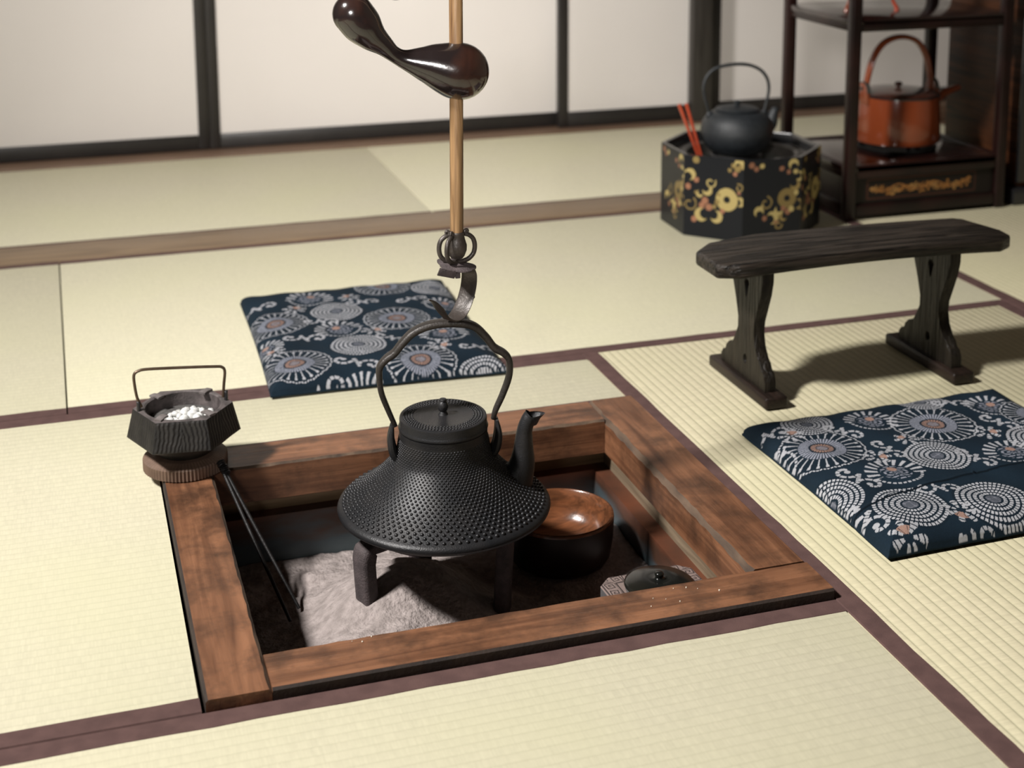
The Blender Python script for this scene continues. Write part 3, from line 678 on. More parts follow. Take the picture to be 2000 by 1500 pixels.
# white pebbles
pm = []
for k in range(6):
    bm = NB(); add_blob(bm, (0, 0, 0), .0065, .0052, .0046, 10, 7, .10)
    me = bpy.data.meshes.new('pebble'); bm.to_mesh(me); bm.free(); me.materials.append(pebble_m); me.shade_smooth(); pm.append(me)
bm = NB(); add_lathe(bm, [(0, .0645), (.046, .0645), (.055, .080), (.0545, .092), (.030, .0945), (0, .095)], hc, 40)
obj('filling', bm, M('dark_grit', (.045, .042, .04), .9, (.10, .095, .09), ns=150), hx, HBs)
cnt = 0
for lay, (zz, nn, rr) in enumerate(((.0975, 34, .039), (.1040, 12, .024))):
    for k in range(nn):
        r = rr * math.sqrt((k + .5) / nn); a = k * 2.399963
        x, y = hc.x + .008 + r * 1.05 * math.cos(a), hc.y - .017 + r * .85 * math.sin(a)
        if lay and (a % (2 * PI)) > 9: continue
        o = bpy.data.objects.new('pebble', pm[k % 6]); C.objects.link(o); o.location = (x, y, zz + random.uniform(-.0006, .0012))
        o.rotation_euler = (random.uniform(-.3, .3), random.uniform(-.3, .3), random.uniform(0, 6)); o.scale = [random.uniform(.85, 1.3)] * 3
        tag(o, 'small white pebble heaped inside the hexagonal iron container', 'pebble', 'white pebbles in the iron container')

# ------------------------------------------------------------------ cushions
IND, WHT, TAN, LIL = np.array([.0055, .0125, .0205]), np.array([.38, .385, .41]), np.array([.24, .15, .12]), np.array([.20, .21, .25])
def polar(x, y, cx, cy): dx, dy = x - cx, y - cy; return np.hypot(dx, dy), np.arctan2(dy, dx)
def put(col, m, c, k=1.0): col[m] = col[m] * (1 - k) + c * k
def wheel(col, x, y, cx, cy, Rr):
    r, t = polar(x, y, cx, cy); q = r / Rr; put(col, q < 1.03, IND)
    put(col, q < .13, TAN * .45); put(col, (q < .13) & (np.sin(q * 150) * np.sin(t * 9) > 0), LIL)
    put(col, (q > .15) & (q < .26) & (np.cos(t * 22) > -.6), TAN)
    put(col, (q > .31) & (q < .54) & (np.cos(t * 44) > -.35), LIL * 1.1)
    put(col, (q > .56) & (q < .90) & (np.cos(t * 26) > .90 - .10 * q), WHT * .9)
    put(col, (q > .82) & (q < .90) & (np.cos(t * 26) > .45), WHT * .9)
    sc = .95 + .035 * np.abs(np.cos(t * 13)); put(col, (np.abs(q - sc) < .022) & (np.cos(t * 78) > -.55), WHT)
def rings(col, x, y, cx, cy, Rr):
    r, t = polar(x, y, cx, cy); q = r / Rr; put(col, q < 1.04, IND)
    put(col, (q < .20) & (np.sin(x * 3000) * np.sin(y * 3000) > -.1), LIL * .7)
    for k, n in enumerate((22, 30, 38, 44, 50)):
        a = .26 + k * .152; put(col, (q > a) & (q < a + .096) & (np.cos(t * n + k) > -.50), WHT)
def swirl(col, x, y, cx, cy, Rr, rot):
    r, t = polar(x, y, cx, cy); t = t - rot; q = r / Rr
    put(col, (q < .50) & (np.sin(q * 34 + 5 * np.cos(2 * t)) > .1) & (np.cos(t * 11 + q * 8) > -.75), LIL)
    up_ = np.cos(t) > -.25
    put(col, (q > .58) & (q < .98) & up_ & (np.cos(t * 19 + q * 3.5) > .25), WHT * .9)
    put(col, (np.abs(q - .85 - .1 * np.cos(t)) < .045) & ~up_ & (np.cos(t * 30) > -.5), WHT * .85)
    put(col, polar(x, y, cx + .25 * Rr * math.cos(rot), cy + .25 * Rr * math.sin(rot))[0] < .16 * Rr, TAN * 1.1)
def peony(col, x, y, cx, cy, Rr, rot):
    r, t = polar(x, y, cx, cy); t = t - rot; q = r / Rr
    lobe = .55 + .4 * np.abs(np.cos(t * 3.5)); put(col, (q < lobe) & (q > .2) & (np.cos(t * 7) > .0) & (np.sin(q * 22) > -.7), WHT * .9)
    put(col, (q < .62) & (np.cos(t) > .8) & (q > .15), TAN * 1.25); put(col, (q < lobe) & (np.abs(np.cos(t * 3.5)) < .14), IND)
def scroll(col, x, y, cx, cy, Rr, rot):
    Rr = Rr * 1.2; c, s = math.cos(rot), math.sin(rot); X_ = ((x - cx) * c + (y - cy) * s) / Rr; Y_ = (-(x - cx) * s + (y - cy) * c) / Rr
    best = np.full(x.shape, 9.0); par = np.zeros(x.shape)
    for k, tt in enumerate(np.linspace(0, 1, 90)):
        if tt < .35: a = 4.6 * (tt / .35) - .6; rr = .16 + .26 * tt / .35; px_, py_ = -.45 + rr * math.cos(a + 2.4), .28 + rr * math.sin(a + 2.4)
        elif tt > .65: a = 4.6 * ((1 - tt) / .35) - .6; rr = .16 + .26 * (1 - tt) / .35; px_, py_ = .45 - rr * math.cos(a + 2.4), -.28 - rr * math.sin(a + 2.4)
        else:
            u_ = (tt - .35) / .3; a = 4.0; ax, ay = -.45 + .42 * math.cos(a + 2.4), .28 + .42 * math.sin(a + 2.4); px_, py_ = ax * (1 - 2 * u_), ay * (1 - 2 * u_)
        d = (X_ - px_) ** 2 + (Y_ - py_) ** 2; m = d < best; best = np.where(m, d, best); par = np.where(m, tt, par)
    put(col, (np.sqrt(best) < .066) & (np.sin(par * 120) > -.8), WHT * .88)
    for ex, ey in ((-.40, .30), (.40, -.30)): put(col, np.hypot(X_ - ex, Y_ - ey) < .10, WHT * .85)
def region(X, Y, cx, cy, r):
    i = np.where((np.abs(X[:, 0] - cx) < r))[0]; j = np.where((np.abs(Y[0, :] - cy) < r))[0]
    if len(i) < 2 or len(j) < 2: return None
    return slice(i[0], i[-1] + 1), slice(j[0], j[-1] + 1)
def cushion(label, corners, thick, motifs, nx, ny, seam=None):
    """corners: front-left, front-right, back-right, back-left of the top outline"""
    A, B, Cc, D = [np.array(c, float) for c in corners]; u = np.linspace(0, 1, nx); v = np.linspace(0, 1, ny)
    # denser samples near the hem so the edge rolls over smoothly
    U, V = np.meshgrid(u, v, indexing='ij')
    bx = .012 * np.sin(PI * V) * np.sign(U - .5) * np.abs(2 * U - 1) ** 3; by = .012 * np.sin(PI * U) * np.sign(V - .5) * np.abs(2 * V - 1) ** 3
    XY = (A * (1 - U[..., None]) + B * U[..., None]) * (1 - V[..., None]) + (D * (1 - U[..., None]) + Cc * U[..., None]) * V[..., None]
    XY[..., 0] -= bx * .3; XY[..., 1] -= by * .3
    sx, sy = np.linalg.norm(B - A), np.linalg.norm(D - A)
    e = np.minimum(np.minimum(U, 1 - U) * sx, np.minimum(V, 1 - V) * sy)
    z = thick * (.24 + .76 * np.sqrt(np.clip(1 - (1 - np.clip(e / .065, 0, 1)) ** 2, 0, 1)))
    z = z + .0012 * np.sin(XY[..., 0] * 37 + 1) * np.sin(XY[..., 1] * 29) * np.clip(e / .03, 0, 1) + .0009 * np.sin(XY[..., 0] * 83 + XY[..., 1] * 51)
    X_, Y_ = XY[..., 0], XY[..., 1]
    # regular grid for painting is nearly axis aligned, so sub-windows are found by row/column
    col = np.ones((nx, ny, 3)) * IND; mott = .5 + .5 * np.sin(X_ * 23 + 2 * np.sin(Y_ * 17)) * np.sin(Y_ * 19 + 1.3 * np.sin(X_ * 21)); col *= (1 + .5 * mott)[..., None]
    for f, cx, cy, *a in motifs:
        rr = a[0] * 1.5 + .01
        # bounding window in grid indices
        m = (np.abs(X_ - cx) < rr) & (np.abs(Y_ - cy) < rr); ii, jj = np.where(m)
        if len(ii) < 9: continue
        w_ = (slice(ii.min(), ii.max() + 1), slice(jj.min(), jj.max() + 1)); sub = col[w_]; f(sub, X_[w_], Y_[w_], cx, cy, *a); col[w_] = sub
    if seam:
        for (x0, y0), (x1, y1) in zip(seam, seam[1:]):
            t_ = np.clip((X_ - x0) / (x1 - x0), 0, 1); d = Y_ - (y0 + (y1 - y0) * t_); k = (X_ >= x0 - .002) & (X_ < x1 + .002)
            z = z + np.where(k, .0022 * np.exp(-(d / .004) ** 2), 0); put(col, k & (np.abs(d + .003) < .0015), IND * .5)
    col *= rng.uniform(.86, 1.1, (nx, ny, 1))
    P = np.stack([X_, Y_, z], -1); cx, cy = XY.reshape(-1, 2).mean(0); base = (cx, cy, 0)
    ed = [(i, 0) for i in range(nx)] + [(nx - 1, j) for j in range(1, ny)] + [(i, ny - 1) for i in range(nx - 2, -1, -1)] + [(0, j) for j in range(ny - 2, 0, -1)]
    m = len(ed); v0 = nx * ny; ctr = np.array([cx, cy, 0]); ex = []; F = []
    for f, zz in ((1.006, .75), (1.004, .40), (.985, .06)):
        for i, j in ed: p = ctr + (P[i, j] - ctr) * np.array([f, f, 0]); p[2] = max(.0014, P[i, j, 2] * zz); ex.append(p)
    idx = [i * ny + j for i, j in ed]; levs = [idx] + [[v0 + l * m + k for k in range(m)] for l in range(3)]
    for a, b in zip(levs, levs[1:]):
        for k in range(m): F.append([a[k], b[k], b[(k + 1) % m], a[(k + 1) % m]])
    F.append(levs[3][::-1])
    o = grid_obj('floor_cushion', P, col, cloth_m, None, base, extra=(ex, F, IND * 1.3))
    return tag(o, label, 'cushion', 'indigo floor cushions')
mr = [(wheel, 1.114, 1.947, .069), (wheel, 1.332, 1.975, .070), (rings, 1.269, 1.866, .052), (rings, 1.137, 1.732, .056), (rings, 1.262, 1.712, .056), (rings, 1.050, 1.81, .053), (rings, 1.137, 2.040, .044), (rings, 1.367, 2.068, .042), (rings, 1.46, 1.87, .054),
      (swirl, 1.241, 2.016, .045, 1.2), (swirl, 1.176, 1.833, .048, 1.6), (swirl, 1.389, 1.840, .048, 1.4), (swirl, 1.466, 2.010, .046, 1.0), (swirl, 1.035, 1.955, .045, 2.5), (swirl, 1.37, 1.70, .046, .4), (wheel, 1.52, 1.96, .06),
      (scroll, 1.068, 2.040, .034, .2), (scroll, 1.178, 1.995, .036, -.5), (scroll, 1.410, 2.045, .034, .1), (scroll, 1.212, 1.913, .036, -.9), (scroll, 1.113, 1.835, .040, -.7), (scroll, 1.068, 1.735, .042, -.9), (scroll, 1.322, 1.842, .038, -.8), (scroll, 1.206, 1.765, .034, .3), (scroll, 1.200, 1.655, .032, .5), (scroll, 1.440, 1.950, .036, -.7),
      (peony, 1.180, 1.893, .024, -.2), (peony, 1.397, 1.920, .024, -.2), (peony, 1.258, 1.936, .022, 2.2), (peony, 1.095, 2.012, .024, 1.0), (peony, 1.094, 1.667, .030, 1.6), (peony, 1.022, 1.87, .026, 1.), (peony, 1.20, 1.70, .028, 4.2)]
cushion('right hand blue floor cushion with white chrysanthemum wheels beside the bench', [(1.056, 1.655), (1.556, 1.660), (1.545, 2.112), (1.052, 2.098)], .036, mr, 520, 450, seam=[(1.046, 1.751), (1.146, 1.772), (1.286, 1.797), (1.535, 1.815)])
mz = [(wheel, .391, 2.817, .066), (wheel, .391, 2.585, .068), (wheel, .624, 2.772, .066), (wheel, .615, 2.540, .068), (wheel, .642, 2.985, .06), (rings, .518, 2.850, .054), (rings, .521, 2.645, .054), (rings, .722, 2.474, .054), (rings, .746, 2.945, .052),
      (swirl, .480, 2.945, .05, 1.2), (swirl, .504, 2.742, .050, 2.0), (swirl, .690, 2.655, .05, 1.5), (swirl, .500, 2.480, .046, 1.4), (swirl, .735, 2.83, .046, 1.), (swirl, .35, 2.70, .04, 1.),
      (scroll, .37, 2.94, .042, .3), (scroll, .430, 2.715, .042, .2), (scroll, .478, 2.800, .036, .2), (scroll, .500, 2.560, .044, 0), (scroll, .580, 2.895, .036, .5), (scroll, .735, 2.575, .038, .4), (scroll, .590, 2.665, .036, -.3), (scroll, .68, 2.88, .034, .6), (scroll, .43, 2.50, .04, .8),
      (peony, .44, 2.89, .026, 1.), (peony, .565, 2.715, .026, .5), (peony, .665, 2.60, .026, -.4), (peony, .56, 2.93, .024, 2.), (peony, .365, 2.665, .024, 2.), (peony, .70, 2.73, .024, 0)]
cushion('blue patterned floor cushion behind the kettle, left of the hanging pole', [(.336, 2.510), (.767, 2.494), (.789, 3.040), (.351, 3.045)], .034, mz, 380, 440)

# ------------------------------------------------------------------ low bench
BB = (1.35, 2.29, 0)
bn = thing('low_bench', 'low dark burnt wood bench with waisted carved legs on the right mat', 'bench', BB)
poly = [(1.058, 2.225), (1.058, 2.312), (1.100, 2.352), (1.200, 2.372), (1.610, 2.362), (1.628, 2.350), (1.650, 2.262), (1.646, 2.226), (1.612, 2.204), (1.095, 2.204)]
bm = NB(); fs = add_prism(bm, poly, .2335, .2600)
bmesh.ops.subdivide_edges(bm, edges=[e for e in bm.edges if abs(e.verts[0].co.z - e.verts[1].co.z) < .001 and e.calc_length() > .2], cuts=16, use_grid_fill=True)
bmesh.ops.triangulate(bm, faces=[f for f in bm.faces if len(f.verts) > 4])
es = [e for e in bm.edges if len(e.link_faces) == 2 and e.calc_face_angle(0) > R(30)]
bmesh.ops.bevel(bm, geom=es, offset=.006, segments=3, affect='EDGES', profile=.5)
for v in bm.verts:                                               # slightly hollowed below, cambered above
    t = (v.co.x - 1.352) / .29; k = max(0, 1 - t * t)
    v.co.z += (.004 if v.co.z > .247 else .0085) * k
obj('seat', bm, bench_x, bn, BB, 40)
def bench_leg(xc, th):
    hi_ = [(2.356, .236), (2.352, .205), (2.333, .160), (2.322, .128), (2.322, .108), (2.336, .082), (2.345, .070), (2.358, .067), (2.368, .058), (2.372, .046), (2.382, .044), (2.388, .036), (2.388, .0215)]
    lo_ = [(2.214, .0215), (2.214, .040), (2.220, .052), (2.228, .056), (2.234, .066), (2.244, .074), (2.256, .092), (2.262, .115), (2.260, .135), (2.248, .165), (2.238, .190), (2.232, .215), (2.232, .236)]
    cu = bpy.data.curves.new('tmp', 'CURVE'); cu.dimensions = '2D'; cu.fill_mode = 'BOTH'; cu.extrude = th / 2 - .002; cu.bevel_depth = .002; cu.bevel_resolution = 1
    def sp_(pts):
        s_ = cu.splines.new('POLY'); s_.points.add(len(pts) - 1); s_.use_cyclic_u = True
        for p, (a, b) in zip(s_.points, pts): p.co = (a, b, 0, 1)
    sp_(hi_ + lo_)
    cy = 2.292
    key = [(cy + .010 * math.sin(2 * PI * k / 14), .198 + .009 * math.cos(2 * PI * k / 14)) for k in range(14) if not 6 <= k <= 8]
    key = key[:6] + [(cy + .0035, .176), (cy, .170), (cy - .0035, .176)] + key[6:]
    sp_(key)
    sp_([(cy + .008 * math.sin(2 * PI * k / 12), .058 + .010 * math.cos(2 * PI * k / 12)) for k in range(12)])
    tmp = bpy.data.objects.new('tmp', cu); C.objects.link(tmp); dg = bpy.context.evaluated_depsgraph_get(); me = bpy.data.meshes.new_from_object(tmp.evaluated_get(dg))
    bm = NB(); bm.from_mesh(me); bpy.data.objects.remove(tmp); bpy.data.curves.remove(cu); bpy.data.meshes.remove(me)
    for v in bm.verts: y, z, x = v.co; v.co = (xc + x, y, z)
    lg = obj('leg', bm, bench_z, bn, BB, 35)
    bm = NB(); add_box(bm, xc - .022, xc + .022, 2.186, 2.420, .0005, .0225, .005, 3); obj('foot', bm, bench_y, lg, BB)
bench_leg(1.160, .022); bench_leg(1.535, .022)

# ------------------------------------------------------------------ octagonal lacquer brazier with gold scrolls
OC = (1.6464, 3.3355); OR = .1998; OH = .2014; oa = R(156.02); OB = (OC[0], OC[1], 0)
br = thing('lacquer_brazier', 'octagonal black lacquer brazier with gold flower scrolls, black kettle in its top', 'brazier', OB)
GLD, PNK, BLK, GL2 = np.array([.37, .29, .115]), np.array([.27, .125, .072]), np.array([.0085, .0095, .0118]), np.array([.21, .15, .055])
def crescent(col, u, v, cx, cy, r, ang, c):
    r = r * .86
    d1 = np.hypot(u - cx, v - cy); d2 = np.hypot(u - cx - .55 * r * math.cos(ang), v - cy - .55 * r * math.sin(ang)); put(col, (d1 < r) & (d2 > .72 * r), c)
def curl(col, u, v, cx, cy, r, a0_, c, sgn=1):
    dr, t = np.hypot(u - cx, v - cy), np.mod(sgn * np.arctan2(v - cy, u - cx) - a0_, 2 * PI); put(col, (np.abs(dr - r * (.35 + .65 * t / (2 * PI))) < .012), c)
def disc(col, u, v, cx, cy, r, c): put(col, np.hypot(u - cx, v - cy) < (r if r > .15 else r * .82), c)
def gold(u, v, kind):
    """u across the face 0..1 from the viewer's left, v up in the same unit (height = 1.3)"""
    col = np.ones(u.shape + (3,)) * BLK
    if kind == 0:
        disc(col, u, v, .73, .655, .185, GLD); put(col, np.hypot(u - .73, v - .655) < .055, BLK)
        for a in ((.10, 1.00, .11, 3.9, GLD), (.40, .77, .10, 2.2, GLD), (.30, .37, .13, .3, GLD), (.56, .36, .12, 2.6, GLD), (.27, .70, .07, 1.0, GLD), (.95, .64, .09, 3.4, GLD)): crescent(col, u, v, *a)
        for a in ((.21, .92, .055), (.07, .80, .06), (.36, .60, .07), (.43, .50, .07), (.31, .52, .06), (.18, .28, .06), (.66, .46, .05), (.93, .78, .03)): disc(col, u, v, *a, PNK)
        for a in ((.57, .60, .05), (.52, .52, .045), (.20, .72, .03), (.60, .72, .03)): disc(col, u, v, *a, GL2)
        curl(col, u, v, .45, .90, .09, .5, GLD); curl(col, u, v, .10, .52, .12, 1.0, GL2); curl(col, u, v, .93, .86, .07, 2.0, GL2)
        for a in ((.83, 1.21, .05), (.90, 1.16, .06), (.98, 1.22, .07), (.77, 1.13, .04)): disc(col, u, v, *a, GL2)
        crescent(col, u, v, .93, 1.24, .10, 4.5, GLD); disc(col, u, v, .86, 1.08, .045, PNK); disc(col, u, v, .20, 1.24, .07, GL2)
    else:
        disc(col, u, v, .76, .66, .16, GL2 * .8); put(col, np.hypot(u - .76, v - .66) < .05, BLK)
        for a in ((.28, .47, .10, 5.0, GLD), (.52, .36, .12, 3.6, GLD), (.62, .46, .09, 1.2, GLD), (.90, .86, .10, 2.2, GL2), (.98, .55, .10, 3.0, GL2), (.70, .36, .08, .5, GL2), (.86, 1.20, .10, 5.0, GLD), (.98, 1.0, .09, 2.9, GLD)): crescent(col, u, v, *a)
        for a in ((.38, .36, .05), (.58, .28, .05), (.78, .44, .06), (.70, .50, .05), (.66, 1.14, .05), (.78, 1.08, .045), (.14, 1.22, .06), (.22, 1.16, .05)): disc(col, u, v, *a, PNK * .8)
        for a in ((.84, .48, .06), (.92, .74, .05), (.34, .56, .03), (.90, 1.08, .05), (.32, 1.20, .05)): disc(col, u, v, *a, GLD)
        curl(col, u, v, .40, .60, .11, 1.4, GL2); curl(col, u, v, .62, .24, .07, 0, GL2)
    return col
n1 = 110
for i in range(8):
    a1, a2 = oa + i * PI / 4, oa + (i + 1) * PI / 4
    A = np.array([OC[0] + OR * math.cos(a1), OC[1] + OR * math.sin(a1)]); B = np.array([OC[0] + OR * math.cos(a2), OC[1] + OR * math.sin(a2)])
    u = np.linspace(0, 1, n1)[:, None]; v = np.linspace(0, 1, n1)[None, :]
    P = np.zeros((n1, n1, 3)); P[..., :2] = A * (1 - u[..., None]) + B * u[..., None]; P[..., 2] = OH * v
    grid_obj('gold_painted_side', P, gold(u + 0 * v, (v + 0 * u) * 1.30, (i + 1) % 2), paint_m, br, OB)
def oct_ring(bm, r, z): return [bm.verts.new((OC[0] + r * math.cos(oa + k * PI / 32 * 1.0), OC[1] + r * math.sin(oa + k * PI / 32), z)) for k in range(64)]
def oct_true(bm, r, z):
    out = []
    for i in range(8):
        p = Vector((OC[0] + r * math.cos(oa + i * PI / 4), OC[1] + r * math.sin(oa + i * PI / 4), z)); q_ = Vector((OC[0] + r * math.cos(oa + (i + 1) * PI / 4), OC[1] + r * math.sin(oa + (i + 1) * PI / 4), z))
        out += [bm.verts.new(p.lerp(q_, t / 8)) for t in range(8)]
    return out
bm = NB()
rs = [oct_true(bm, OR - .0006, OH - .004), oct_true(bm, OR - .0012, OH + .0004), oct_true(bm, OR - .010, OH + .0004), oct_true(bm, OR - .0115, OH - .002), oct_true(bm, OR - .012, OH - .028)]
for a, b in zip(rs, rs[1:]):
    for k in range(64): bm.faces.new((a[k], a[(k + 1) % 64], b[(k + 1) % 64], b[k]))
obj('rim', bm, lacq_black, br, OB, 30)
bm = NB()
rs = [oct_true(bm, OR - .0125, OH - .026), oct_ring(bm, .152, OH - .026), oct_ring(bm, .151, OH - .028), oct_ring(bm, .149, OH - .021), oct_ring(bm, .142, OH - .019), oct_ring(bm, .136, OH - .022), oct_ring(bm, .134, OH - .05)]
for a, b in zip(rs, rs[1:]):
    for k in range(64): bm.faces.new((a[k], a[(k + 1) % 64], b[(k + 1) % 64], b[k]))
obj('top_ring', bm, M('worn_grey_metal', (.06, .055, .05), .5, (.10, .09, .08), ns=20, metal=.4), br, OB, 40)
bm = NB(); add_lathe(bm, [(.1338, OH - .048), (.130, OH - .07), (.10, OH - .085), (0, OH - .09)], (OC[0], OC[1], 0), 64); obj('pan', bm, brass_m, br, OB)
bm = NB(); P = [(OC[0] - .014 + .060 * math.cos(2 * PI * k / 40), OC[1] + .060 * math.sin(2 * PI * k / 40), OH - .028) for k in range(41)]; add_sweep(bm, P, .006, n=8, cap=False)
for a in (0, 2.1, 4.2):
    d = Vector((math.cos(a), math.sin(a), 0)); c = Vector((OC[0] - .014, OC[1], 0)); add_sweep(bm, [c + d * .058 + Vector((0, 0, OH - .088)), c + d * .059 + Vector((0, 0, OH - .03))], .006, n=8)
obj('pot_ring', bm, iron_m, br, OB)

KB = (1.6320, 3.3320, OH - .0235)
bk = thing('small_iron_kettle', 'round matt black iron kettle with tall hoop handle on the lacquer brazier', 'kettle', KB)
bm = NB()
pf = spline([(.045, .0), (.066, .010), (.0835, .030), (.0905, .052), (.0900, .070), (.084, .088), (.071, .103), (.057, .1105), (.052, .1125)], 40)
add_lathe(bm, [(0, 0)] + [(float(a), float(b)) for a, b in pf] + [(.050, .1110), (.0, .108)], KB, 72); obj('body', bm, kettle_black, bk, KB, 50)
bm = NB(); add_lathe(bm, [(.0505, .1115), (.0545, .1128), (.0555, .1150), (.053, .1170), (.040, .1205), (.020, .1230), (.008, .1235), (.0055, .1260), (.0085, .1300), (.0095, .1335), (.0070, .1365), (0, .1372)], KB, 48); obj('lid', bm, kettle_black, bk, KB, 50)
kd = Vector((math.cos(R(-8)), math.sin(R(-8)), 0)); kc = Vector(KB)
hpts = [(-.072, .100), (-.0765, .118), (-.086, .150), (-.0885, .175), (-.080, .2000), (-.058, .2190), (-.020, .2275), (.022, .2265), (.055, .2140), (.075, .1920), (.0815, .165), (.0775, .135), (.0715, .112), (.068, .100)]
bm = NB(); add_sweep(bm, [kc + kd * float(a) + Vector((0, 0, float(b))) for a, b in spline(hpts, 70)], [.0030 + .0014 * math.sin(PI * i / 70) for i in range(71)], [.004] * 71, up=tuple(Vector((0, 0, 1)).cross(kd)), n=10); obj('handle', bm, kettle_black, bk, KB)
for sg in (-1, 1):
    bm = NB(); c = kc + kd * (sg * .071) + Vector((0, 0, .101)); add_blob(bm, c, .011, .007, .011, 12, 8); obj('lug', bm, kettle_black, bk, KB)
bm = NB(); q = spline([(.074, .060), (.088, .076), (.093, .092), (.0985, .106), (.1045, .1120)], 20)
add_sweep(bm, [kc + kd * float(a) + Vector((0, 0, float(b))) for a, b in q], [float(v) for v in np.linspace(.021, .0075, 21)], up=tuple(Vector((0, 0, 1)).cross(kd)), n=14); obj('spout', bm, kettle_black, bk, KB)
for k, (tx, ty) in enumerate(((1.4700, 3.325), (1.4905, 3.328))):
    bm = NB(); a = Vector((tx, ty, .3150)); b = Vector((1.5215 + k * .008, 3.318, OH - .020)); m_ = b
    add_sweep(bm, [a.lerp(b, t) for t in np.linspace(0, 1, 8)], [float(v) for v in np.linspace(.0046, .0034, 8)], n=8, box=.7)
    o = obj('fire_chopstick', bm, lacq_red2, None, tuple(b)); tag(o, ['left', 'right'][k] + ' one of two red lacquer fire chopsticks stuck in the brazier', 'fire chopstick', 'red fire chopsticks')

# ------------------------------------------------------------------ display shelf with red kettle
SXL, SXR, SYF, SYB = 1.897, 2.370, 3.240, 3.610; pw = .030; SBs = ((SXL + SXR) / 2, (SYF + SYB) / 2, 0)
sh = thing('display_shelf', 'open dark lacquer display shelf at the right edge with gold panel at its foot', 'shelf', SBs)
for x in (SXL, SXR - pw):
    for y in (SYF, SYB - pw):
        bm = NB(); add_box(bm, x, x + pw, y, y + pw, 0, .98, .007, 3); obj('post', bm, lacq_plum, sh, SBs)
for z0, z1 in ((.125, .140), (.502, .517), (.955, .970)):
    bm = NB(); add_box(bm, SXL + .004, SXR - .004, SYF + .004, SYB - .004, z0, z1, .002); obj('shelf_board', bm, lacq_board, sh, SBs)
for z0, z1 in ((.484, .512), (.935, .965), (.108, .142), (.010, .040)):
    for y in (SYF + .004, SYB - .022):
        bm = NB(); add_box(bm, SXL + pw, SXR - pw, y, y + .018, z0, z1, .003); obj('rail', bm, lacq_plum, sh, SBs)
    for x in (SXL + .006, SXR - .024):
        bm = NB(); add_box(bm, x, x + .018, SYF + pw, SYB - pw, z0, z1, .003); obj('rail', bm, lacq_plum, sh, SBs)
for x in (SXL + .012, SXR - .020):
    bm = NB(); add_box(bm, x, x + .008, SYF + pw, SYB - pw, .038, .110); obj('side_panel', bm, lacq_plum, sh, SBs)
bm = NB(); add_box(bm, SXL + pw, SXR - pw, SYB - .018, SYB - .010, .038, .110); obj('back_panel', bm, lacq_plum, sh, SBs)
# gold panel
nu, nv = 330, 80; u = np.linspace(0, 1, nu)[:, None] + np.zeros((1, nv)); v = np.linspace(0, 1, nv)[None, :] + np.zeros((nu, 1))
px0, px1, pz0, pz1 = SXL + pw - .001, SXR - pw + .001, .039, .112
col = np.ones((nu, nv, 3)) * np.array([.010, .007, .006]); uu = (u * (px1 - px0)); vv = v * (pz1 - pz0)
A_, B_, h0_, h1_ = .040, .358, .012, .062
fr = ((np.abs(uu - A_) < .0022) | (np.abs(uu - B_) < .0022)) & (vv > h0_) & (vv < h1_) | ((np.abs(vv - h0_) < .0022) | (np.abs(vv - h1_) < .0022)) & (uu > A_) & (uu < B_)
put(col, fr, np.array([.055, .020, .013]))
vm = (h0_ + h1_) / 2
random.seed(11)
for k in range(15):                                            # gilt peony sprays
    cx = A_ + .022 + k * .0195; cy = vm + random.uniform(-.007, .007); rr = random.uniform(.009, .0135)
    r, t = polar(uu, vv, cx, cy); lobe = rr * (.62 + .38 * np.cos(t * 5 + k)); c = np.array([.34, .15, .04]) if k % 3 else np.array([.42, .22, .07])
    put(col, (r < lobe) & (np.sin(r * 2100 + k) > -.65), c)
    for _ in range(3):
        a = random.uniform(0, 6.28); put(col, np.hypot(uu - cx - rr * math.cos(a), (vv - cy - rr * math.sin(a)) * 1.4) < .0042, c * .8)
m_ = (np.abs(vv - vm - .008 * np.sin(uu * 60)) < .0016) & (uu > A_ + .012) & (uu < B_ - .014); put(col, m_, np.array([.28, .12, .035]))
P = np.stack([px0 + uu, np.full_like(uu, SYF + .014), pz0 + vv], -1)
pan = grid_obj('gold_panel', P, col, paint_m, sh, SBs, extra=([(px0, SYF + .020, pz0), (px1, SYF + .020, pz0), (px1, SYF + .020, pz1), (px0, SYF + .020, pz1)], [[nu * nv, nu * nv + 3, nu * nv + 2, nu * nv + 1]], np.array([.01, .007, .006])))

TBs = (2.150, 3.425, .140)
bm = NB(); add_lathe(bm, [(0, .0), (.100, 0), (.106, .003), (.1075, .0065), (.1050, .0080), (.100, .0065), (0, .0062)], TBs, 64)
o = obj('round_tray', bm, M('dull_black_lacquer', (.008, .008, .008), .45, spec=.2), None, TBs); tag(o, 'round black lacquer tray under the red kettle on the lower shelf', 'tray')
RB = (2.150, 3.425, .1465)
rk = thing('red_lacquer_kettle', 'cylindrical vermilion lacquer kettle with tall arched handle on the shelf', 'kettle', RB)
bm = NB(); add_lathe(bm, [(0, .0165), (.106, .0150), (.1130, .0170), (.1150, .0220), (.1120, .080), (.1085, .1360), (.1075, .1400), (.1045, .1395), (.1045, .1300), (0, .129)], RB, 80)
body = obj('body', bm, lacq_red, rk, RB, 50)
bm = NB(); add_lathe(bm, [(.1055, .1385), (.1092, .1385), (.1098, .1415), (.1080, .1432), (.1055, .1420)], RB, 72); obj('rim_band', bm, lacq_black, rk, RB)
bm = NB(); add_lathe(bm, [(.1040, .1380), (.1045, .1440), (.1000, .1465), (.050, .1530), (.014, .1550), (.006, .1560), (.0055, .1600), (.0105, .1640), (.0110, .1675), (.0060, .1715), (0, .1720)], RB, 64); obj('lid', bm, M('brown_lid_lacquer', (.06, .020, .012), .25, (.035, .012, .009), ns=5, coat=.4), rk, RB, 50)
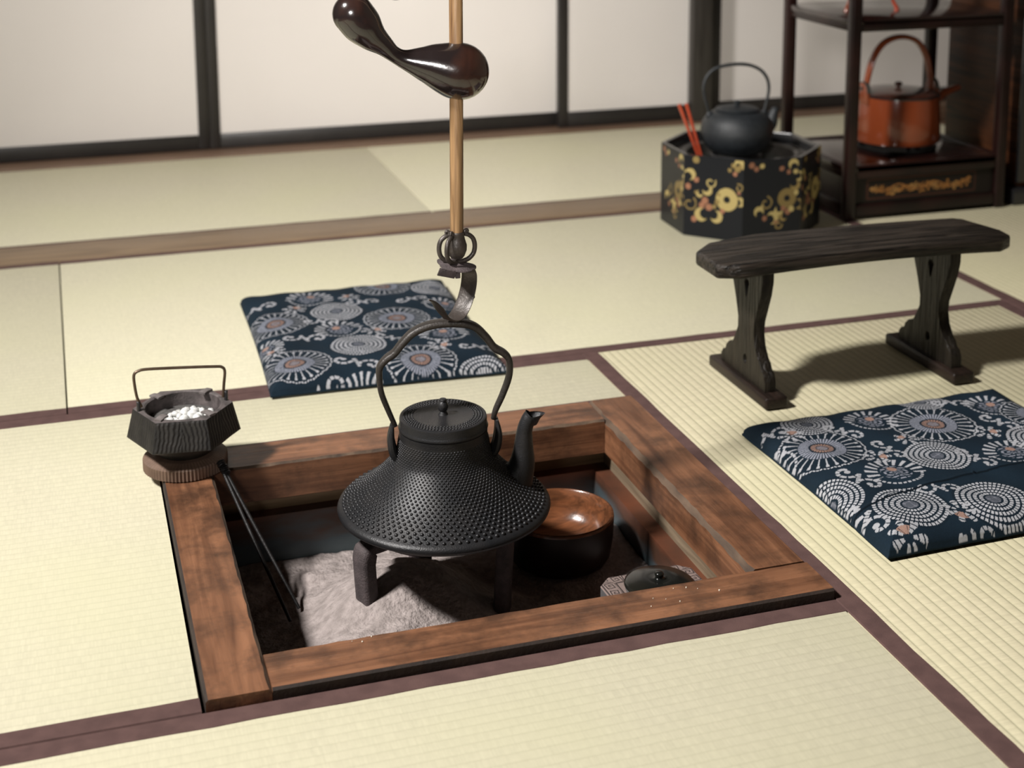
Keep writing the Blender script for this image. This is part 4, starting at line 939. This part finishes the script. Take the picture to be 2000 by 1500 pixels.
for k in range(3):
    a = R(-100 + 120 * k); bm = NB(); c = Vector(RB) + Vector((math.cos(a), math.sin(a), 0)) * .088
    add_sweep(bm, [c + Vector((0, 0, .0005)), c + Vector((0, 0, .008)), c + Vector((0, 0, .017))], [.006, .0055, .008], n=10); obj('foot', bm, lacq_black, rk, RB)
rd = Vector((math.cos(R(2)), math.sin(R(2)), 0)); rcv = Vector(RB)
hp_ = [(-.1010, .1250), (-.1000, .1620), (-.0960, .1900), (-.0820, .2380), (-.0560, .2740), (-.0200, .2900), (.0200, .2900), (.0560, .2740), (.0820, .2380), (.0960, .1900), (.1000, .1620), (.1010, .1250)]
bm = NB(); add_sweep(bm, [rcv + rd * float(a) + Vector((0, 0, float(b))) for a, b in spline(hp_, 80)], [.0048 + .0022 * abs(math.sin(PI * i / 80)) for i in range(81)], [.0115] * 81, up=tuple(Vector((0, 0, 1)).cross(rd)), n=14, box=.7); obj('handle', bm, lacq_red, rk, RB, 50)
for sg in (-1, 1):
    bm = NB(); c = rcv + rd * (sg * .1065); n_ = 14
    pl = [(.026 * math.cos(PI * k / n_), .150 + .027 * math.sin(PI * k / n_)) for k in range(n_ + 1)] + [(-.027, .118), (.027, .118)]
    fs = add_prism(bm, [(c.y + a, RB[2] + b) for a, b in pl], c.x - .005, c.x + .005, axis=0, bev=.0015); ear = obj('ear', bm, lacq_red, rk, RB)
    bm = NB(); P = [c + Vector((0, .0265 * math.cos(PI * k / 20), .150 + .0265 * math.sin(PI * k / 20))) for k in range(21)]
    add_sweep(bm, [Vector((p.x, p.y, p.z)) if True else p for p in P], .0062, .0016, up=(0, 0, 1), n=8) ; obj('ear_edge', bm, brass_m, ear, RB)
    bm = NB(); add_sweep(bm, [c - rd * .009 * 1 + Vector((0, 0, .160)), c + rd * .009 + Vector((0, 0, .160))], .005, n=12); obj('pin', bm, brass_m, ear, RB)
bm = NB(); q = spline([(.098, .108), (.118, .125), (.138, .138), (.162, .146), (.178, .150)], 20)
sd = Vector((math.cos(R(-6)), math.sin(R(-6)), 0))
add_sweep(bm, [rcv + sd * float(a) + Vector((0, 0, float(b))) for a, b in q], [float(v) for v in np.linspace(.014, .0075, 21)], up=(0, 1, 0), n=14); obj('spout', bm, lacq_red, rk, RB)

# small legged stand on the middle shelf (only its feet reach into the picture)
QB = (2.03, 3.41, .517)
st = thing('legged_stand', 'small red lacquer stand, only its thin curved legs show on the upper shelf', 'stand', QB)
bm = NB(); add_lathe(bm, [(0, .085), (.080, .085), (.086, .090), (.086, .098), (.080, .100), (0, .096)], QB, 48); obj('top', bm, lacq_red2, st, QB)
for a, mt in ((R(205), lacq_red), (R(85), lacq_plum), (R(325), lacq_red2)):  # back leg gets the plum lacquer: its shade is painted as colour
    d = Vector((math.cos(a), math.sin(a), 0)); c = Vector(QB); bm = NB()
    q = spline([tuple(c + d * r + Vector((0, 0, z))) for r, z in ((.082, .0005), (.080, .010), (.070, .030), (.072, .060), (.064, .088))], 20)
    add_sweep(bm, q, [.0075 - .003 * math.sin(PI * i / 20) for i in range(21)], n=10); obj('leg', bm, mt, st, QB)

# chest in the corner
CBs = (2.66, 3.44, 0)
ch = thing('storage_chest', 'dark red brown wooden chest at the right edge beside the display shelf', 'chest', CBs)
bm = NB(); add_box(bm, 2.415, 2.96, 3.262, 3.600, .045, .86, .006); obj('body', bm, chest_m, ch, CBs)
bm = NB(); add_box(bm, 2.400, 2.975, 3.245, 3.615, 0, .045, .005); obj('plinth', bm, lacq_black, ch, CBs)
bm = NB(); add_box(bm, 2.405, 2.970, 3.250, 3.610, .86, .885, .005); obj('top', bm, lacq_plum, ch, CBs)
for z in (.06, .32, .59):
    bm = NB(); add_box(bm, 2.440, 2.935, 3.250, 3.263, z, z + .245, .004); dr = obj('drawer', bm, chest_m, ch, CBs)
    bm = NB(); add_sweep(bm, spline([(2.62, 3.252, z + .14), (2.63, 3.236, z + .12), (2.69, 3.232, z + .112), (2.75, 3.236, z + .12), (2.76, 3.252, z + .14)], 20), .004, n=8); obj('pull', bm, iron_m, dr, CBs)
bm = NB(); add_box(bm, 2.414, 2.440, 3.250, 3.263, .06, .85, .003); obj('stile', bm, lacq_black, ch, CBs)
